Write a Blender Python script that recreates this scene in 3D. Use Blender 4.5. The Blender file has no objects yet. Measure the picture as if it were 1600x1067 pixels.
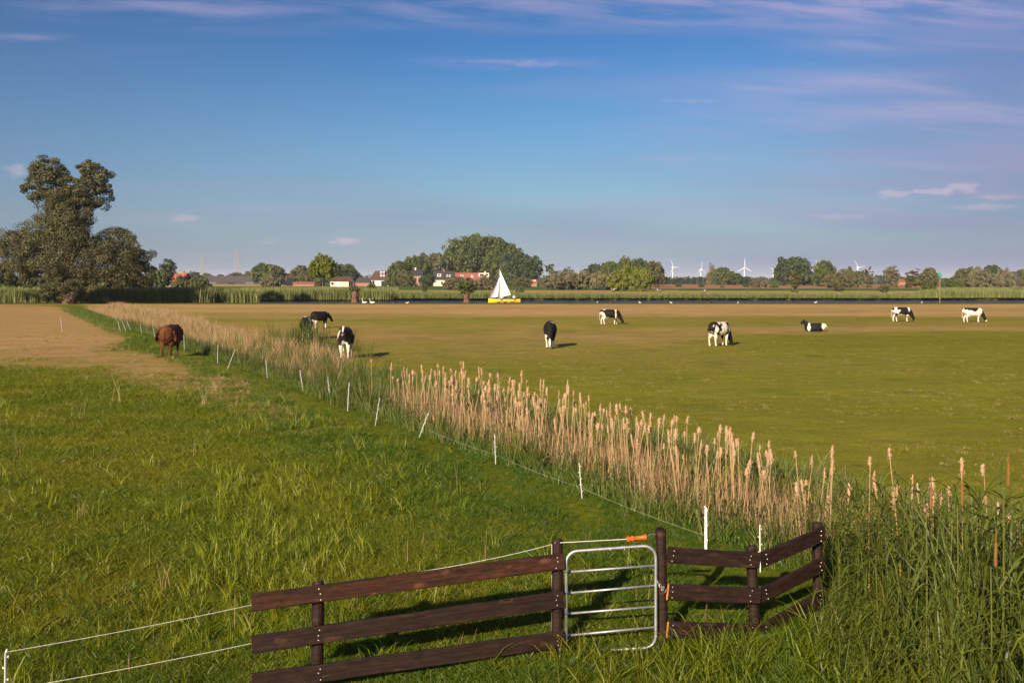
import bpy, math, random
import numpy as np
from mathutils import Vector, Matrix

# ------------------------------------------------------------------ camera, sky, sun, exposure
SC = bpy.context.scene
COL = SC.collection
CAMH, FOC, HZN = 3.4, 1555.0, 438.0          # eye height (m), focal length and horizon row of a 1600 px wide frame
R = math.radians
cam = bpy.data.cameras.new('camera')
camo = bpy.data.objects.new('camera', cam)
COL.objects.link(camo)
camo.location = (0, 0, CAMH)
camo.rotation_euler = (R(90), 0, 0)
cam.sensor_width = 36.0
cam.lens = 36.0 * FOC / 1600.0
cam.shift_y = -(533.5 - HZN) / 1600.0
cam.clip_start = 0.1
cam.clip_end = 40000
SC.camera = camo

SUN_EL, SUN_AZ = 21.0, 24.0                   # shadows run 24 degrees to the right of the view
SKY_STRENGTH, SUN_STRENGTH, EXPOSURE = 0.085, 5.0, 0.85
SC.view_settings.view_transform = 'Standard'
SC.view_settings.look = 'None'
SC.view_settings.exposure = EXPOSURE
SC.view_settings.gamma = 1.0
SC.view_settings.use_curve_mapping = False

sun = bpy.data.lights.new('sun', 'SUN')
sun.energy = SUN_STRENGTH
sun.angle = R(0.5)
sun.color = (1.0, 0.83, 0.62)
suno = bpy.data.objects.new('sun', sun)
COL.objects.link(suno)
sd = Vector((math.sin(R(SUN_AZ)) * math.cos(R(SUN_EL)), math.cos(R(SUN_AZ)) * math.cos(R(SUN_EL)), -math.sin(R(SUN_EL))))
suno.rotation_euler = sd.to_track_quat('-Z', 'Y').to_euler()


def build_world():
    w = bpy.data.worlds.new('World')
    SC.world = w
    w.cycles.sampling_method = 'MANUAL'
    w.cycles.sample_map_resolution = 512
    w.use_nodes = True
    nt = w.node_tree
    N, L = nt.nodes, nt.links
    N.clear()
    out = N.new('ShaderNodeOutputWorld')
    bg = N.new('ShaderNodeBackground')
    bg.inputs['Strength'].default_value = 1.0
    sky = N.new('ShaderNodeTexSky')
    sky.sky_type = 'NISHITA'
    sky.sun_disc = False
    sky.sun_elevation = R(SUN_EL)
    sky.sun_rotation = R(180 + SUN_AZ)
    sky.altitude = 0
    sky.air_density = 1.0
    sky.dust_density = 0.6
    sky.ozone_density = 2.4
    tc = N.new('ShaderNodeTexCoord')
    sep = N.new('ShaderNodeSeparateXYZ')
    L.new(tc.outputs['Generated'], sep.inputs[0])

    def m(op, a, b=None, c=None, clamp=False):
        n = N.new('ShaderNodeMath')
        n.operation = op
        n.use_clamp = clamp
        for i, v in enumerate((a, b, c)):
            if v is None:
                continue
            if isinstance(v, (int, float)):
                n.inputs[i].default_value = v
            else:
                L.new(v, n.inputs[i])
        return n.outputs[0]

    def sstep(x, lo, hi):
        n = N.new('ShaderNodeMapRange')
        n.interpolation_type = 'SMOOTHSTEP'
        n.inputs['From Min'].default_value = lo
        n.inputs['From Max'].default_value = hi
        L.new(x, n.inputs['Value'])
        return n.outputs['Result']

    def mixc(f, a, b):
        n = N.new('ShaderNodeMix')
        n.data_type = 'RGBA'
        if isinstance(f, float):
            n.inputs[0].default_value = f
        else:
            L.new(f, n.inputs[0])
        for i, v in ((6, a), (7, b)):
            if isinstance(v, tuple):
                n.inputs[i].default_value = v
            else:
                L.new(v, n.inputs[i])
        return n.outputs[2]

    X, Y, Z = sep.outputs
    hs = N.new('ShaderNodeHueSaturation')
    hs.inputs['Saturation'].default_value = 1.12
    L.new(sky.outputs[0], hs.inputs['Color'])
    sc = N.new('ShaderNodeVectorMath')
    sc.operation = 'SCALE'
    L.new(hs.outputs[0], sc.inputs[0])
    sc.inputs['Scale'].default_value = SKY_STRENGTH
    # clear evening air: deepen the blue towards the zenith
    gm = N.new('ShaderNodeGamma')
    gm.inputs[1].default_value = 1.55
    L.new(sc.outputs[0], gm.inputs[0])
    k2 = N.new('ShaderNodeVectorMath')
    k2.operation = 'SCALE'
    k2.inputs['Scale'].default_value = 0.755
    L.new(gm.outputs[0], k2.inputs[0])
    mn = N.new('ShaderNodeVectorMath')
    mn.operation = 'MINIMUM'
    mn.inputs[1].default_value = (1.2, 1.1, 1.0)
    L.new(k2.outputs[0], mn.inputs[0])
    tn = N.new('ShaderNodeVectorMath')
    tn.operation = 'MULTIPLY'
    tn.inputs[1].default_value = (0.75, 0.965, 1.09)
    L.new(mn.outputs[0], tn.inputs[0])
    base = tn.outputs[0]
    # a flat, high layer of thin cirrus
    zz = m('ADD', m('MAXIMUM', Z, 0.0), 0.10)
    u = m('DIVIDE', X, zz)
    v = m('DIVIDE', Y, zz)
    cmb = N.new('ShaderNodeCombineXYZ')
    L.new(m('MULTIPLY', u, 0.22), cmb.inputs[0])
    L.new(m('MULTIPLY', v, 1.05), cmb.inputs[1])
    n1 = N.new('ShaderNodeTexNoise')
    n1.inputs['Scale'].default_value = 1.3
    n1.inputs['Detail'].default_value = 8
    n1.inputs['Roughness'].default_value = 0.55
    n1.inputs['Distortion'].default_value = 0.5
    L.new(cmb.outputs[0], n1.inputs['Vector'])
    cm2 = N.new('ShaderNodeCombineXYZ')
    L.new(m('MULTIPLY', u, 0.28), cm2.inputs[0])
    L.new(m('MULTIPLY', v, 0.33), cm2.inputs[1])
    cm2.inputs[2].default_value = 3.7
    n2 = N.new('ShaderNodeTexNoise')
    n2.inputs['Scale'].default_value = 0.8
    n2.inputs['Detail'].default_value = 3
    L.new(cm2.outputs[0], n2.inputs['Vector'])
    side = m('ADD', m('MULTIPLY', X, 0.40), m('MULTIPLY', m('ABSOLUTE', X), 0.16))
    veil = sstep(m('ADD', n2.outputs[0], side), 0.47, 0.84)
    streak = sstep(m('ADD', n1.outputs[0], m('MULTIPLY', side, 0.35)), 0.50, 0.74)
    c1 = mixc(m('MULTIPLY', veil, 0.72), base, (0.104, 0.124, 0.236, 1))
    c2 = mixc(m('MULTIPLY', streak, m('ADD', m('MULTIPLY', veil, 0.55), 0.26)), c1, (0.235, 0.215, 0.345, 1))
    # dust near the horizon, lavender away from the sun
    low = m('POWER', m('SUBTRACT', 1.0, m('MINIMUM', m('MULTIPLY', m('ABSOLUTE', Z), m('SUBTRACT', 4.6, m('MULTIPLY', m('ABSOLUTE', X), 3.0))), 1.0)), 1.5)
    dust = mixc(sstep(m('ABSOLUTE', X), 0.05, 0.6), (0.150, 0.188, 0.285, 1), (0.104, 0.122, 0.212, 1))
    c3 = mixc(m('MULTIPLY', low, 0.82), c2, dust)
    # a few small fair-weather clouds low in the north
    cur = c3
    yy = m('MAXIMUM', Y, 0.02)
    tx = m('DIVIDE', X, yy)
    tz = m('DIVIDE', Z, yy)
    n3 = N.new('ShaderNodeTexNoise')
    n3.inputs['Scale'].default_value = 70
    n3.inputs['Detail'].default_value = 6
    n3.inputs['Roughness'].default_value = 0.6
    cm3 = N.new('ShaderNodeCombineXYZ')
    L.new(tx, cm3.inputs[0])
    L.new(m('MULTIPLY', tz, 2.2), cm3.inputs[1])
    L.new(cm3.outputs[0], n3.inputs['Vector'])
    for (dx, dz, wx, wz, a) in ((-0.167, 0.0392, 0.017, 0.0042, .8), (-0.331, 0.0624, 0.016, 0.0045, .5), (-0.497, 0.110, 0.014, 0.008, .45),
                                (-0.246, 0.0385, 0.012, 0.0026, .3), (0.383, 0.0868, 0.020, 0.0050, .65), (0.425, 0.0890, 0.026, 0.0045, .7),
                                (0.452, 0.0930, 0.018, 0.0060, .7), (0.470, 0.0735, 0.040, 0.0040, .4), (0.49, 0.083, 0.03, 0.004, .45),
                                (0.325, 0.0640, 0.035, 0.0030, .35), (0.02, 0.217, 0.030, 0.0035, .28), (0.18, 0.180, 0.035, 0.0022, .25),
                                (-0.02, 0.220, 0.05, 0.0020, .2)):
        ax = m('DIVIDE', m('SUBTRACT', tx, dx), wx)
        az = m('DIVIDE', m('SUBTRACT', tz, dz), wz)
        r = m('SQRT', m('ADD', m('MULTIPLY', ax, ax), m('MULTIPLY', az, az)))
        r = m('ADD', r, m('MULTIPLY', m('SUBTRACT', n3.outputs[0], 0.5), 2.6))
        f = m('SUBTRACT', 1.0, sstep(r, 0.25, 1.15))
        f = m('MULTIPLY', m('MULTIPLY', f, a * .78), sstep(Y, 0.02, 0.2))
        cur = mixc(f, cur, (0.36, 0.295, 0.345, 1))
    # long combed wisps of cirrus
    n4 = N.new('ShaderNodeTexNoise')
    n4.inputs['Scale'].default_value = 1.0
    n4.inputs['Detail'].default_value = 6
    n4.inputs['Roughness'].default_value = 0.55
    n4.inputs['Distortion'].default_value = 0.35
    cm4 = N.new('ShaderNodeCombineXYZ')
    L.new(m('MULTIPLY', tx, 7.0), cm4.inputs[0])
    L.new(m('ADD', m('MULTIPLY', tz, 62.0), m('MULTIPLY', tx, 5.0)), cm4.inputs[1])
    L.new(cm4.outputs[0], n4.inputs['Vector'])
    for (dx, dz, wx_, wz_, a) in ((0.22, 0.276, 0.55, 0.022, .32), (-0.36, 0.274, 0.14, 0.014, .26), (0.40, 0.278, 0.30, 0.030, .30), (0.36, 0.236, 0.10, 0.012, .22),
                                  (0.30, 0.197, 0.16, 0.012, .26), (0.42, 0.172, 0.22, 0.034, .26), (0.22, 0.150, 0.12, 0.018, .16), (0.18, 0.122, 0.07, 0.008, .20),
                                  (-0.50, 0.243, 0.07, 0.005, .22), (0.30, 0.075, 0.20, 0.020, .16), (-0.30, 0.066, 0.20, 0.014, .14), (0.0, 0.218, 0.10, 0.008, .16), (0.44, 0.11, 0.16, 0.02, .18)):
        ax = m('DIVIDE', m('SUBTRACT', tx, dx), wx_)
        az = m('DIVIDE', m('SUBTRACT', tz, dz), wz_)
        r = m('SQRT', m('ADD', m('MULTIPLY', ax, ax), m('MULTIPLY', az, az)))
        f = m('MULTIPLY', m('SUBTRACT', 1.0, sstep(r, 0.0, 1.5)), sstep(n4.outputs[0], 0.30, 0.78))
        f = m('MULTIPLY', m('MULTIPLY', f, a * 2.0, None, True), sstep(Y, 0.02, 0.2))
        cur = mixc(f, cur, (0.27, 0.235, 0.36, 1))
    L.new(cur, bg.inputs['Color'])
    L.new(bg.outputs[0], out.inputs[0])


build_world()

# ------------------------------------------------------------------ helpers
rng = np.random.default_rng(11)
random.seed(5)


def wx(px, Y):
    return (px - 800.0) / FOC * Y


def wz(py, Y):
    return CAMH - (py - HZN) / FOC * Y


def gy(py, z=0.0):
    return FOC * (CAMH - z) / (py - HZN)


def tag(o, label=None, cat=None, group=None, kind=None):
    if label:
        o['label'] = label
    if cat:
        o['category'] = cat
    if group:
        o['group'] = group
    if kind:
        o['kind'] = kind
    return o


def empty(name, loc, rz=0.0):
    o = bpy.data.objects.new(name, None)
    COL.objects.link(o)
    o.location = loc
    o.rotation_euler = (0, 0, rz)
    o.empty_display_size = 0.2
    return o


def link(name, me, parent=None, loc=(0, 0, 0), rot=(0, 0, 0), scale=(1, 1, 1)):
    o = bpy.data.objects.new(name, me)
    COL.objects.link(o)
    o.location = loc
    o.rotation_euler = rot
    o.scale = scale
    if parent is not None:
        o.parent = parent
    return o


def mesh_np(name, V, F, mat=None, smooth=False, attrs=None):
    """F: (n,3) or (n,4) int array, or a list of such arrays."""
    Fs = F if isinstance(F, list) else [F]
    V = np.asarray(V, dtype=np.float32)
    me = bpy.data.meshes.new(name)
    me.vertices.add(len(V))
    me.vertices.foreach_set('co', V.ravel())
    loops = np.concatenate([np.asarray(f, dtype=np.int32).ravel() for f in Fs])
    sizes = np.concatenate([np.full(len(f), f.shape[1], dtype=np.int32) for f in Fs])
    starts = np.concatenate([[0], np.cumsum(sizes)[:-1]]).astype(np.int32)
    me.loops.add(len(loops))
    me.loops.foreach_set('vertex_index', loops)
    me.polygons.add(len(sizes))
    me.polygons.foreach_set('loop_start', starts)
    me.polygons.foreach_set('use_smooth', np.full(len(sizes), smooth, dtype=bool))
    if attrs:
        for k, v in attrs.items():
            v = np.asarray(v, dtype=np.float32)
            if v.ndim == 1:
                a = me.attributes.new(k, 'FLOAT', 'POINT')
                a.data.foreach_set('value', v)
            else:
                a = me.attributes.new(k, 'FLOAT_COLOR', 'POINT')
                a.data.foreach_set('color', np.concatenate([v, np.ones((len(v), 1), np.float32)], 1).ravel())
    if mat is not None:
        me.materials.append(mat)
    me.update(calc_edges=True)
    me.validate()
    return me


class MB:
    """collects closed shapes into one mesh"""

    def __init__(self):
        self.v, self.f, self.n = [], [], 0

    def add(self, V, F):
        self.v += [tuple(p) for p in V]
        self.f += [tuple(i + self.n for i in f) for f in F]
        self.n += len(V)
        return self

    def box(self, c, s, rot=None):
        c = Vector(c)
        P = []
        for z in (-.5, .5):
            for x, y in ((-.5, -.5), (.5, -.5), (.5, .5), (-.5, .5)):
                p = Vector((x * s[0], y * s[1], z * s[2]))
                if rot is not None:
                    p = rot @ p
                P.append(p + c)
        return self.add(P, [(3, 2, 1, 0), (4, 5, 6, 7), (0, 1, 5, 4), (1, 2, 6, 5), (2, 3, 7, 6), (3, 0, 4, 7)])

    def tube(self, pts, rad, n=8, up=None):
        """pts: centre line; rad: radius or (ra, rb) for every point (ra along side, rb along the other axis)"""
        pts = [Vector(p) for p in pts]
        k = len(pts)
        V = []
        prev = None
        for i, p in enumerate(pts):
            d = (pts[min(i + 1, k - 1)] - pts[max(i - 1, 0)])
            d.normalize()
            ref = Vector(up) if up else (prev if prev is not None else (Vector((0, 0, 1)) if abs(d.z) < .9 else Vector((0, 1, 0))))
            s = d.cross(ref)
            if s.length < 1e-5:
                s = d.cross(Vector((1, 0, 0)))
            s.normalize()
            t = s.cross(d)
            if up is None:
                prev = t
            r = rad[i] if isinstance(rad, (list, tuple)) else rad
            ra, rb = r if isinstance(r, tuple) else (r, r)
            for j in range(n):
                a = 2 * math.pi * j / n
                V.append(p + s * (math.cos(a) * ra) + t * (math.sin(a) * rb))
        F = []
        for i in range(k - 1):
            for j in range(n):
                a, b = i * n + j, i * n + (j + 1) % n
                F.append((a, a + n, b + n, b))
        F.append(tuple(range(n)))
        F.append(tuple(reversed(range((k - 1) * n, k * n))))
        return self.add(V, F)

    def ball(self, c, r, nu=10, nv=6):
        c = Vector(c)
        r = r if isinstance(r, tuple) else (r, r, r)
        V = [c + Vector((0, 0, -r[2]))]
        for i in range(1, nv):
            a = -math.pi / 2 + math.pi * i / nv
            for j in range(nu):
                b = 2 * math.pi * j / nu
                V.append(c + Vector((r[0] * math.cos(a) * math.cos(b), r[1] * math.cos(a) * math.sin(b), r[2] * math.sin(a))))
        V.append(c + Vector((0, 0, r[2])))
        F = [(0, 1 + (j + 1) % nu, 1 + j) for j in range(nu)]
        for i in range(nv - 2):
            for j in range(nu):
                a, b = 1 + i * nu + j, 1 + i * nu + (j + 1) % nu
                F.append((a, b, b + nu, a + nu))
        e = len(V) - 1
        F += [(e, 1 + (nv - 2) * nu + j, 1 + (nv - 2) * nu + (j + 1) % nu) for j in range(nu)]
        return self.add(V, F)

    def mesh(self, name, mat=None, smooth=False):
        me = bpy.data.meshes.new(name)
        me.from_pydata([tuple(p) for p in self.v], [], self.f)
        if smooth:
            me.polygons.foreach_set('use_smooth', [True] * len(me.polygons))
        if mat is not None:
            me.materials.append(mat)
        me.update()
        return me

    def build(self, name, mat, parent=None, loc=(0, 0, 0), smooth=False, rot=(0, 0, 0)):
        return link(name, self.mesh(name, mat, smooth), parent, loc, rot)


def hash2(ix, iy, s):
    h = (ix.astype(np.int64) * 374761393 + iy.astype(np.int64) * 668265263 + s * 974634721) & 0xffffffff
    h = ((h ^ (h >> 13)) * 1274126177) & 0xffffffff
    return ((h ^ (h >> 16)) & 0xffff) / 65535.0


def vnoise(x, y, s=0):
    x, y = np.asarray(x, float), np.asarray(y, float)
    ix, iy = np.floor(x), np.floor(y)
    fx, fy = x - ix, y - iy
    fx, fy = fx * fx * (3 - 2 * fx), fy * fy * (3 - 2 * fy)
    a, b = hash2(ix, iy, s), hash2(ix + 1, iy, s)
    c, d = hash2(ix, iy + 1, s), hash2(ix + 1, iy + 1, s)
    return (a * (1 - fx) + b * fx) * (1 - fy) + (c * (1 - fx) + d * fx) * fy


def fbm(x, y, s=0, o=4):
    r, a, t = 0, .5, 0
    for i in range(o):
        r = r + a * vnoise(x * 2 ** i, y * 2 ** i, s + i)
        t += a
        a *= .5
    return r / t


def ss(x, a, b):
    t = np.clip((x - a) / (b - a), 0, 1)
    return t * t * (3 - 2 * t)


# ------------------------------------------------------------------ materials
def mat_new(name):
    m = bpy.data.materials.new(name)
    m.use_nodes = True
    nt = m.node_tree
    return m, nt.nodes, nt.links, nt.nodes['Principled BSDF']


def mat_plain(name, col, rough=.7, metal=0.0, var=.15, scale=6.0, bump=0.0, spec=.3):
    """one base colour broken up by two scales of noise"""
    m, N, L, b = mat_new(name)
    b.inputs['Roughness'].default_value = rough
    b.inputs['Metallic'].default_value = metal
    b.inputs['Specular IOR Level'].default_value = spec
    tc = N.new('ShaderNodeTexCoord')
    n = N.new('ShaderNodeTexNoise')
    n.inputs['Scale'].default_value = scale
    n.inputs['Detail'].default_value = 6
    n.inputs['Roughness'].default_value = .65
    L.new(tc.outputs['Object'], n.inputs['Vector'])
    r = N.new('ShaderNodeValToRGB')
    c = Vector(col)
    r.color_ramp.elements[0].position = .3
    r.color_ramp.elements[1].position = .7
    r.color_ramp.elements[0].color = (*(c * (1 - var)), 1)
    r.color_ramp.elements[1].color = (*(c * (1 + var)), 1)
    L.new(n.outputs[0], r.inputs[0])
    L.new(r.outputs[0], b.inputs['Base Color'])
    if bump:
        bp = N.new('ShaderNodeBump')
        bp.inputs['Strength'].default_value = bump
        L.new(n.outputs[0], bp.inputs['Height'])
        L.new(bp.outputs[0], b.inputs['Normal'])
    return m


def mat_leaf(name, dark, light, transl=.3, nscale=.0, other=None):
    """foliage: colour runs from dark to light by a per-leaf value 'tint'; some light passes through the blade.
    nscale: patches over the land of that frequency that lean to the colour 'other'"""
    m, N, L, b = mat_new(name)
    out = N['Material Output']
    at = N.new('ShaderNodeAttribute')
    at.attribute_name = 'tint'
    mx = N.new('ShaderNodeMix')
    mx.data_type = 'RGBA'
    mx.inputs[6].default_value = (*dark, 1)
    mx.inputs[7].default_value = (*light, 1)
    L.new(at.outputs['Fac'], mx.inputs[0])
    col = mx.outputs[2]
    if nscale:
        g = N.new('ShaderNodeNewGeometry')
        n = N.new('ShaderNodeTexNoise')
        n.inputs['Scale'].default_value = nscale
        n.inputs['Detail'].default_value = 3
        L.new(g.outputs['Position'], n.inputs['Vector'])
        mr = N.new('ShaderNodeMapRange')
        mr.inputs['From Min'].default_value = .42
        mr.inputs['From Max'].default_value = .62
        L.new(n.outputs[0], mr.inputs['Value'])
        m2 = N.new('ShaderNodeMix')
        m2.data_type = 'RGBA'
        L.new(mr.outputs[0], m2.inputs[0])
        L.new(col, m2.inputs[6])
        m2.inputs[7].default_value = (*other, 1)
        col = m2.outputs[2]
    d = N.new('ShaderNodeBsdfDiffuse')
    t = N.new('ShaderNodeBsdfTranslucent')
    gl = N.new('ShaderNodeBsdfGlossy')
    gl.inputs['Roughness'].default_value = .5
    gl.inputs['Color'].default_value = (1, 1, 1, 1)
    L.new(col, d.inputs[0])
    L.new(col, t.inputs[0])
    s1 = N.new('ShaderNodeMixShader')
    s1.inputs[0].default_value = transl
    L.new(d.outputs[0], s1.inputs[1])
    L.new(t.outputs[0], s1.inputs[2])
    s2 = N.new('ShaderNodeMixShader')
    s2.inputs[0].default_value = .025
    L.new(s1.outputs[0], s2.inputs[1])
    L.new(gl.outputs[0], s2.inputs[2])
    L.new(s2.outputs[0], out.inputs[0])
    N.remove(b)
    return m


def mat_wood(name, dark, light, knot):
    m, N, L, b = mat_new(name)
    b.inputs['Roughness'].default_value = .62
    b.inputs['Specular IOR Level'].default_value = .25
    tc = N.new('ShaderNodeTexCoord')
    mp = N.new('ShaderNodeMapping')
    mp.inputs['Scale'].default_value = (1.2, 22, 26)
    L.new(tc.outputs['Object'], mp.inputs[0])
    oi = N.new('ShaderNodeObjectInfo')
    ad = N.new('ShaderNodeVectorMath')
    ad.operation = 'ADD'
    L.new(mp.outputs[0], ad.inputs[0])
    ml = N.new('ShaderNodeMath')
    ml.operation = 'MULTIPLY'
    ml.inputs[1].default_value = 40
    L.new(oi.outputs['Random'], ml.inputs[0])
    L.new(ml.outputs[0], ad.inputs[1])
    n = N.new('ShaderNodeTexNoise')
    n.inputs['Scale'].default_value = 1.4
    n.inputs['Detail'].default_value = 8
    n.inputs['Roughness'].default_value = .62
    n.inputs['Distortion'].default_value = .6
    L.new(ad.outputs[0], n.inputs['Vector'])
    r = N.new('ShaderNodeValToRGB')
    r.color_ramp.elements[0].position = .32
    r.color_ramp.elements[1].position = .72
    r.color_ramp.elements[0].color = (*dark, 1)
    r.color_ramp.elements[1].color = (*light, 1)
    L.new(n.outputs[0], r.inputs[0])
    # knots and scuffs where the stain is thin
    mk = N.new('ShaderNodeMapping')
    mk.inputs['Scale'].default_value = (3.2, 9, 9)
    L.new(tc.outputs['Object'], mk.inputs[0])
    ak = N.new('ShaderNodeVectorMath')
    ak.operation = 'ADD'
    L.new(mk.outputs[0], ak.inputs[0])
    L.new(ml.outputs[0], ak.inputs[1])
    vo = N.new('ShaderNodeTexVoronoi')
    vo.inputs['Scale'].default_value = .8
    vo.inputs['Randomness'].default_value = 1
    L.new(ak.outputs[0], vo.inputs['Vector'])
    nk = N.new('ShaderNodeTexNoise')
    nk.inputs['Scale'].default_value = 9
    nk.inputs['Detail'].default_value = 4
    L.new(tc.outputs['Object'], nk.inputs['Vector'])
    a2 = N.new('ShaderNodeMath')
    a2.operation = 'MULTIPLY_ADD'
    L.new(nk.outputs[0], a2.inputs[0])
    a2.inputs[1].default_value = .55
    L.new(vo.outputs['Distance'], a2.inputs[2])
    kr = N.new('ShaderNodeMapRange')
    kr.inputs['From Min'].default_value = .50
    kr.inputs['From Max'].default_value = .34
    L.new(a2.outputs[0], kr.inputs['Value'])
    # broad patches where rain and sun have worn the stain
    nw = N.new('ShaderNodeTexNoise')
    nw.inputs['Scale'].default_value = 2.3
    nw.inputs['Detail'].default_value = 6
    nw.inputs['Roughness'].default_value = .7
    L.new(ak.outputs[0], nw.inputs['Vector'])
    wr = N.new('ShaderNodeMapRange')
    wr.inputs['From Min'].default_value = .30
    wr.inputs['From Max'].default_value = .72
    wr.inputs['To Min'].default_value = .45
    wr.inputs['To Max'].default_value = 1.9
    L.new(nw.outputs[0], wr.inputs['Value'])
    ws = N.new('ShaderNodeVectorMath')
    ws.operation = 'SCALE'
    L.new(r.outputs[0], ws.inputs[0])
    L.new(wr.outputs[0], ws.inputs['Scale'])
    mx = N.new('ShaderNodeMix')
    mx.data_type = 'RGBA'
    L.new(kr.outputs[0], mx.inputs[0])
    L.new(ws.outputs[0], mx.inputs[6])
    mx.inputs[7].default_value = (*knot, 1)
    core = N.new('ShaderNodeMapRange')
    core.inputs['From Min'].default_value = .36
    core.inputs['From Max'].default_value = .30
    L.new(a2.outputs[0], core.inputs['Value'])
    m3 = N.new('ShaderNodeMix')
    m3.data_type = 'RGBA'
    L.new(core.outputs[0], m3.inputs[0])
    L.new(mx.outputs[2], m3.inputs[6])
    m3.inputs[7].default_value = (.006, .004, .003, 1)
    L.new(m3.outputs[2], b.inputs['Base Color'])
    bp = N.new('ShaderNodeBump')
    bp.inputs['Strength'].default_value = .5
    bp.inputs['Distance'].default_value = .01
    L.new(n.outputs[0], bp.inputs['Height'])
    L.new(bp.outputs[0], b.inputs['Normal'])
    return m


def mat_vcol(name, rough=.75, var=.12, scale=9, spec=.2):
    m, N, L, b = mat_new(name)
    b.inputs['Roughness'].default_value = rough
    b.inputs['Specular IOR Level'].default_value = spec
    at = N.new('ShaderNodeAttribute')
    at.attribute_name = 'coat'
    tc = N.new('ShaderNodeTexCoord')
    n = N.new('ShaderNodeTexNoise')
    n.inputs['Scale'].default_value = scale
    n.inputs['Detail'].default_value = 5
    L.new(tc.outputs['Object'], n.inputs['Vector'])
    mr = N.new('ShaderNodeMapRange')
    mr.inputs['To Min'].default_value = 1 - var * 2
    mr.inputs['To Max'].default_value = 1 + var
    L.new(n.outputs[0], mr.inputs['Value'])
    v = N.new('ShaderNodeVectorMath')
    v.operation = 'SCALE'
    L.new(at.outputs['Color'], v.inputs[0])
    L.new(mr.outputs[0], v.inputs['Scale'])
    L.new(v.outputs[0], b.inputs['Base Color'])
    return m


M = {}
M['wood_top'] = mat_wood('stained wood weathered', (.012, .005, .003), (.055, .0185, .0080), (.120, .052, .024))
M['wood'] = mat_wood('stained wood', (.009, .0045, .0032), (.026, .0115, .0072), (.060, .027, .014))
M['end_grain'] = mat_plain('sawn end grain', (.52, .20, .045), .8, var=.3, scale=60)
M['steel'] = mat_plain('galvanised steel', (.38, .38, .39), .5, .7, .25, 14)
M['cap'] = mat_plain('dark blue plastic', (.012, .016, .04), .5)
M['nail'] = mat_plain('bright nail', (.75, .72, .66), .35, .6, .05)
M['white_plastic'] = mat_plain('white plastic', (.80, .78, .74), .5, var=.06, scale=20)
M['rope'] = mat_plain('white cord', (.66, .64, .56), .8, var=.2, scale=120)
M['orange'] = mat_plain('orange plastic', (.85, .10, .012), .45, var=.1, scale=30)
M['bark'] = mat_plain('bark', (.11, .066, .042), .95, var=.45, scale=3.5, bump=.8)
M['bark_red'] = mat_plain('pollard bark', (.135, .072, .044), .95, var=.6, scale=2.2, bump=1.0)
M['bark_pale'] = mat_plain('pale bark', (.20, .15, .09), .95, var=.35, scale=5, bump=.6)
M['white_wall'] = mat_plain('white render', (.72, .66, .58), .85, var=.08, scale=.8)
M['cream_wall'] = mat_plain('cream render', (.62, .52, .38), .85, var=.1, scale=.8)
M['brick'] = mat_plain('brick', (.26, .15, .095), .9, var=.2, scale=1.5)
M['orange_tile'] = mat_plain('orange tile', (.36, .100, .050), .8, var=.2, scale=1.2)
M['red_tile'] = mat_plain('red tile', (.25, .085, .055), .8, var=.22, scale=1.2)
M['brown_tile'] = mat_plain('brown tile', (.085, .045, .034), .8, var=.25, scale=1.2)
M['dark_tile'] = mat_plain('dark slate', (.040, .034, .036), .7, var=.25, scale=1.2)
M['grey_roof'] = mat_plain('grey sheet roof', (.062, .054, .058), .7, var=.2, scale=.5)
M['timber'] = mat_plain('black timber', (.012, .012, .015), .8)
M['glass'] = mat_plain('window glass', (.02, .025, .03), .12, spec=.6)
M['solar'] = mat_plain('solar panel', (.010, .010, .028), .15, spec=.6)
M['yellow'] = mat_plain('yellow hull', (.80, .50, .006), .35, var=.06, scale=3)
M['sail'] = mat_plain('sail cloth', (.80, .78, .75), .8, var=.05, scale=1.5)
M['turbine'] = mat_plain('turbine white', (.80, .80, .80), .5, var=.03)
M['pylon'] = mat_plain('pylon steel', (.36, .35, .35), .6, .2)
M['green_sign'] = mat_plain('green topmark', (.0, .28, .15), .5, var=.08)
M['coat'] = mat_vcol('cow hair')
M['shaggy'] = mat_vcol('shaggy hair', .9, .35, 22)
M['feather'] = mat_vcol('feathers', .8, .1)
M['cloth'] = mat_vcol('clothing and skin', .85, .05)
M['fluff'] = mat_plain('cattail fluff', (.40, .255, .150), 1.0, var=.35, scale=45)
M['spike'] = mat_plain('brown cattail', (.19, .085, .025), .9, var=.2, scale=60)
M['green_stem'] = mat_plain('green stem', (.10, .105, .020), .8, var=.2, scale=9)
M['stalk'] = mat_plain('dry stalk', (.37, .24, .12), .9, var=.3, scale=9)

# foliage
M['leaf_big'] = mat_leaf('silver poplar leaves', (.043, .044, .015), (.130, .122, .046), .25)
M['leaf_mid'] = mat_leaf('oak leaves', (.045, .062, .012), (.120, .145, .026), .25)
M['leaf_bright'] = mat_leaf('lime leaves', (.085, .105, .008), (.205, .225, .016), .30)
M['leaf_dark'] = mat_leaf('dark leaves', (.022, .038, .010), (.072, .098, .022), .20)
M['leaf_grey'] = mat_leaf('willow leaves', (.085, .078, .038), (.210, .185, .095), .25)
M['leaf_olive'] = mat_leaf('olive leaves', (.060, .062, .020), (.150, .142, .046), .25)
M['leaf_far'] = mat_leaf('far leaves', (.030, .045, .026), (.062, .082, .046), .2)
M['grass_a'] = mat_leaf('meadow grass', (.085, .122, .002), (.195, .238, .006), .42, .35, (.205, .205, .007))
M['grass_b'] = mat_leaf('yellow grass', (.160, .190, .004), (.320, .340, .012), .45)
M['grass_c'] = mat_leaf('lush grass', (.042, .092, .003), (.105, .180, .008), .40, .30, (.110, .155, .007))
M['grass_dry'] = mat_leaf('dry grass', (.30, .19, .085), (.50, .34, .17), .35)
M['stalks'] = mat_leaf('standing dead stalks', (.27, .165, .08), (.44, .30, .17), .2)
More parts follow.
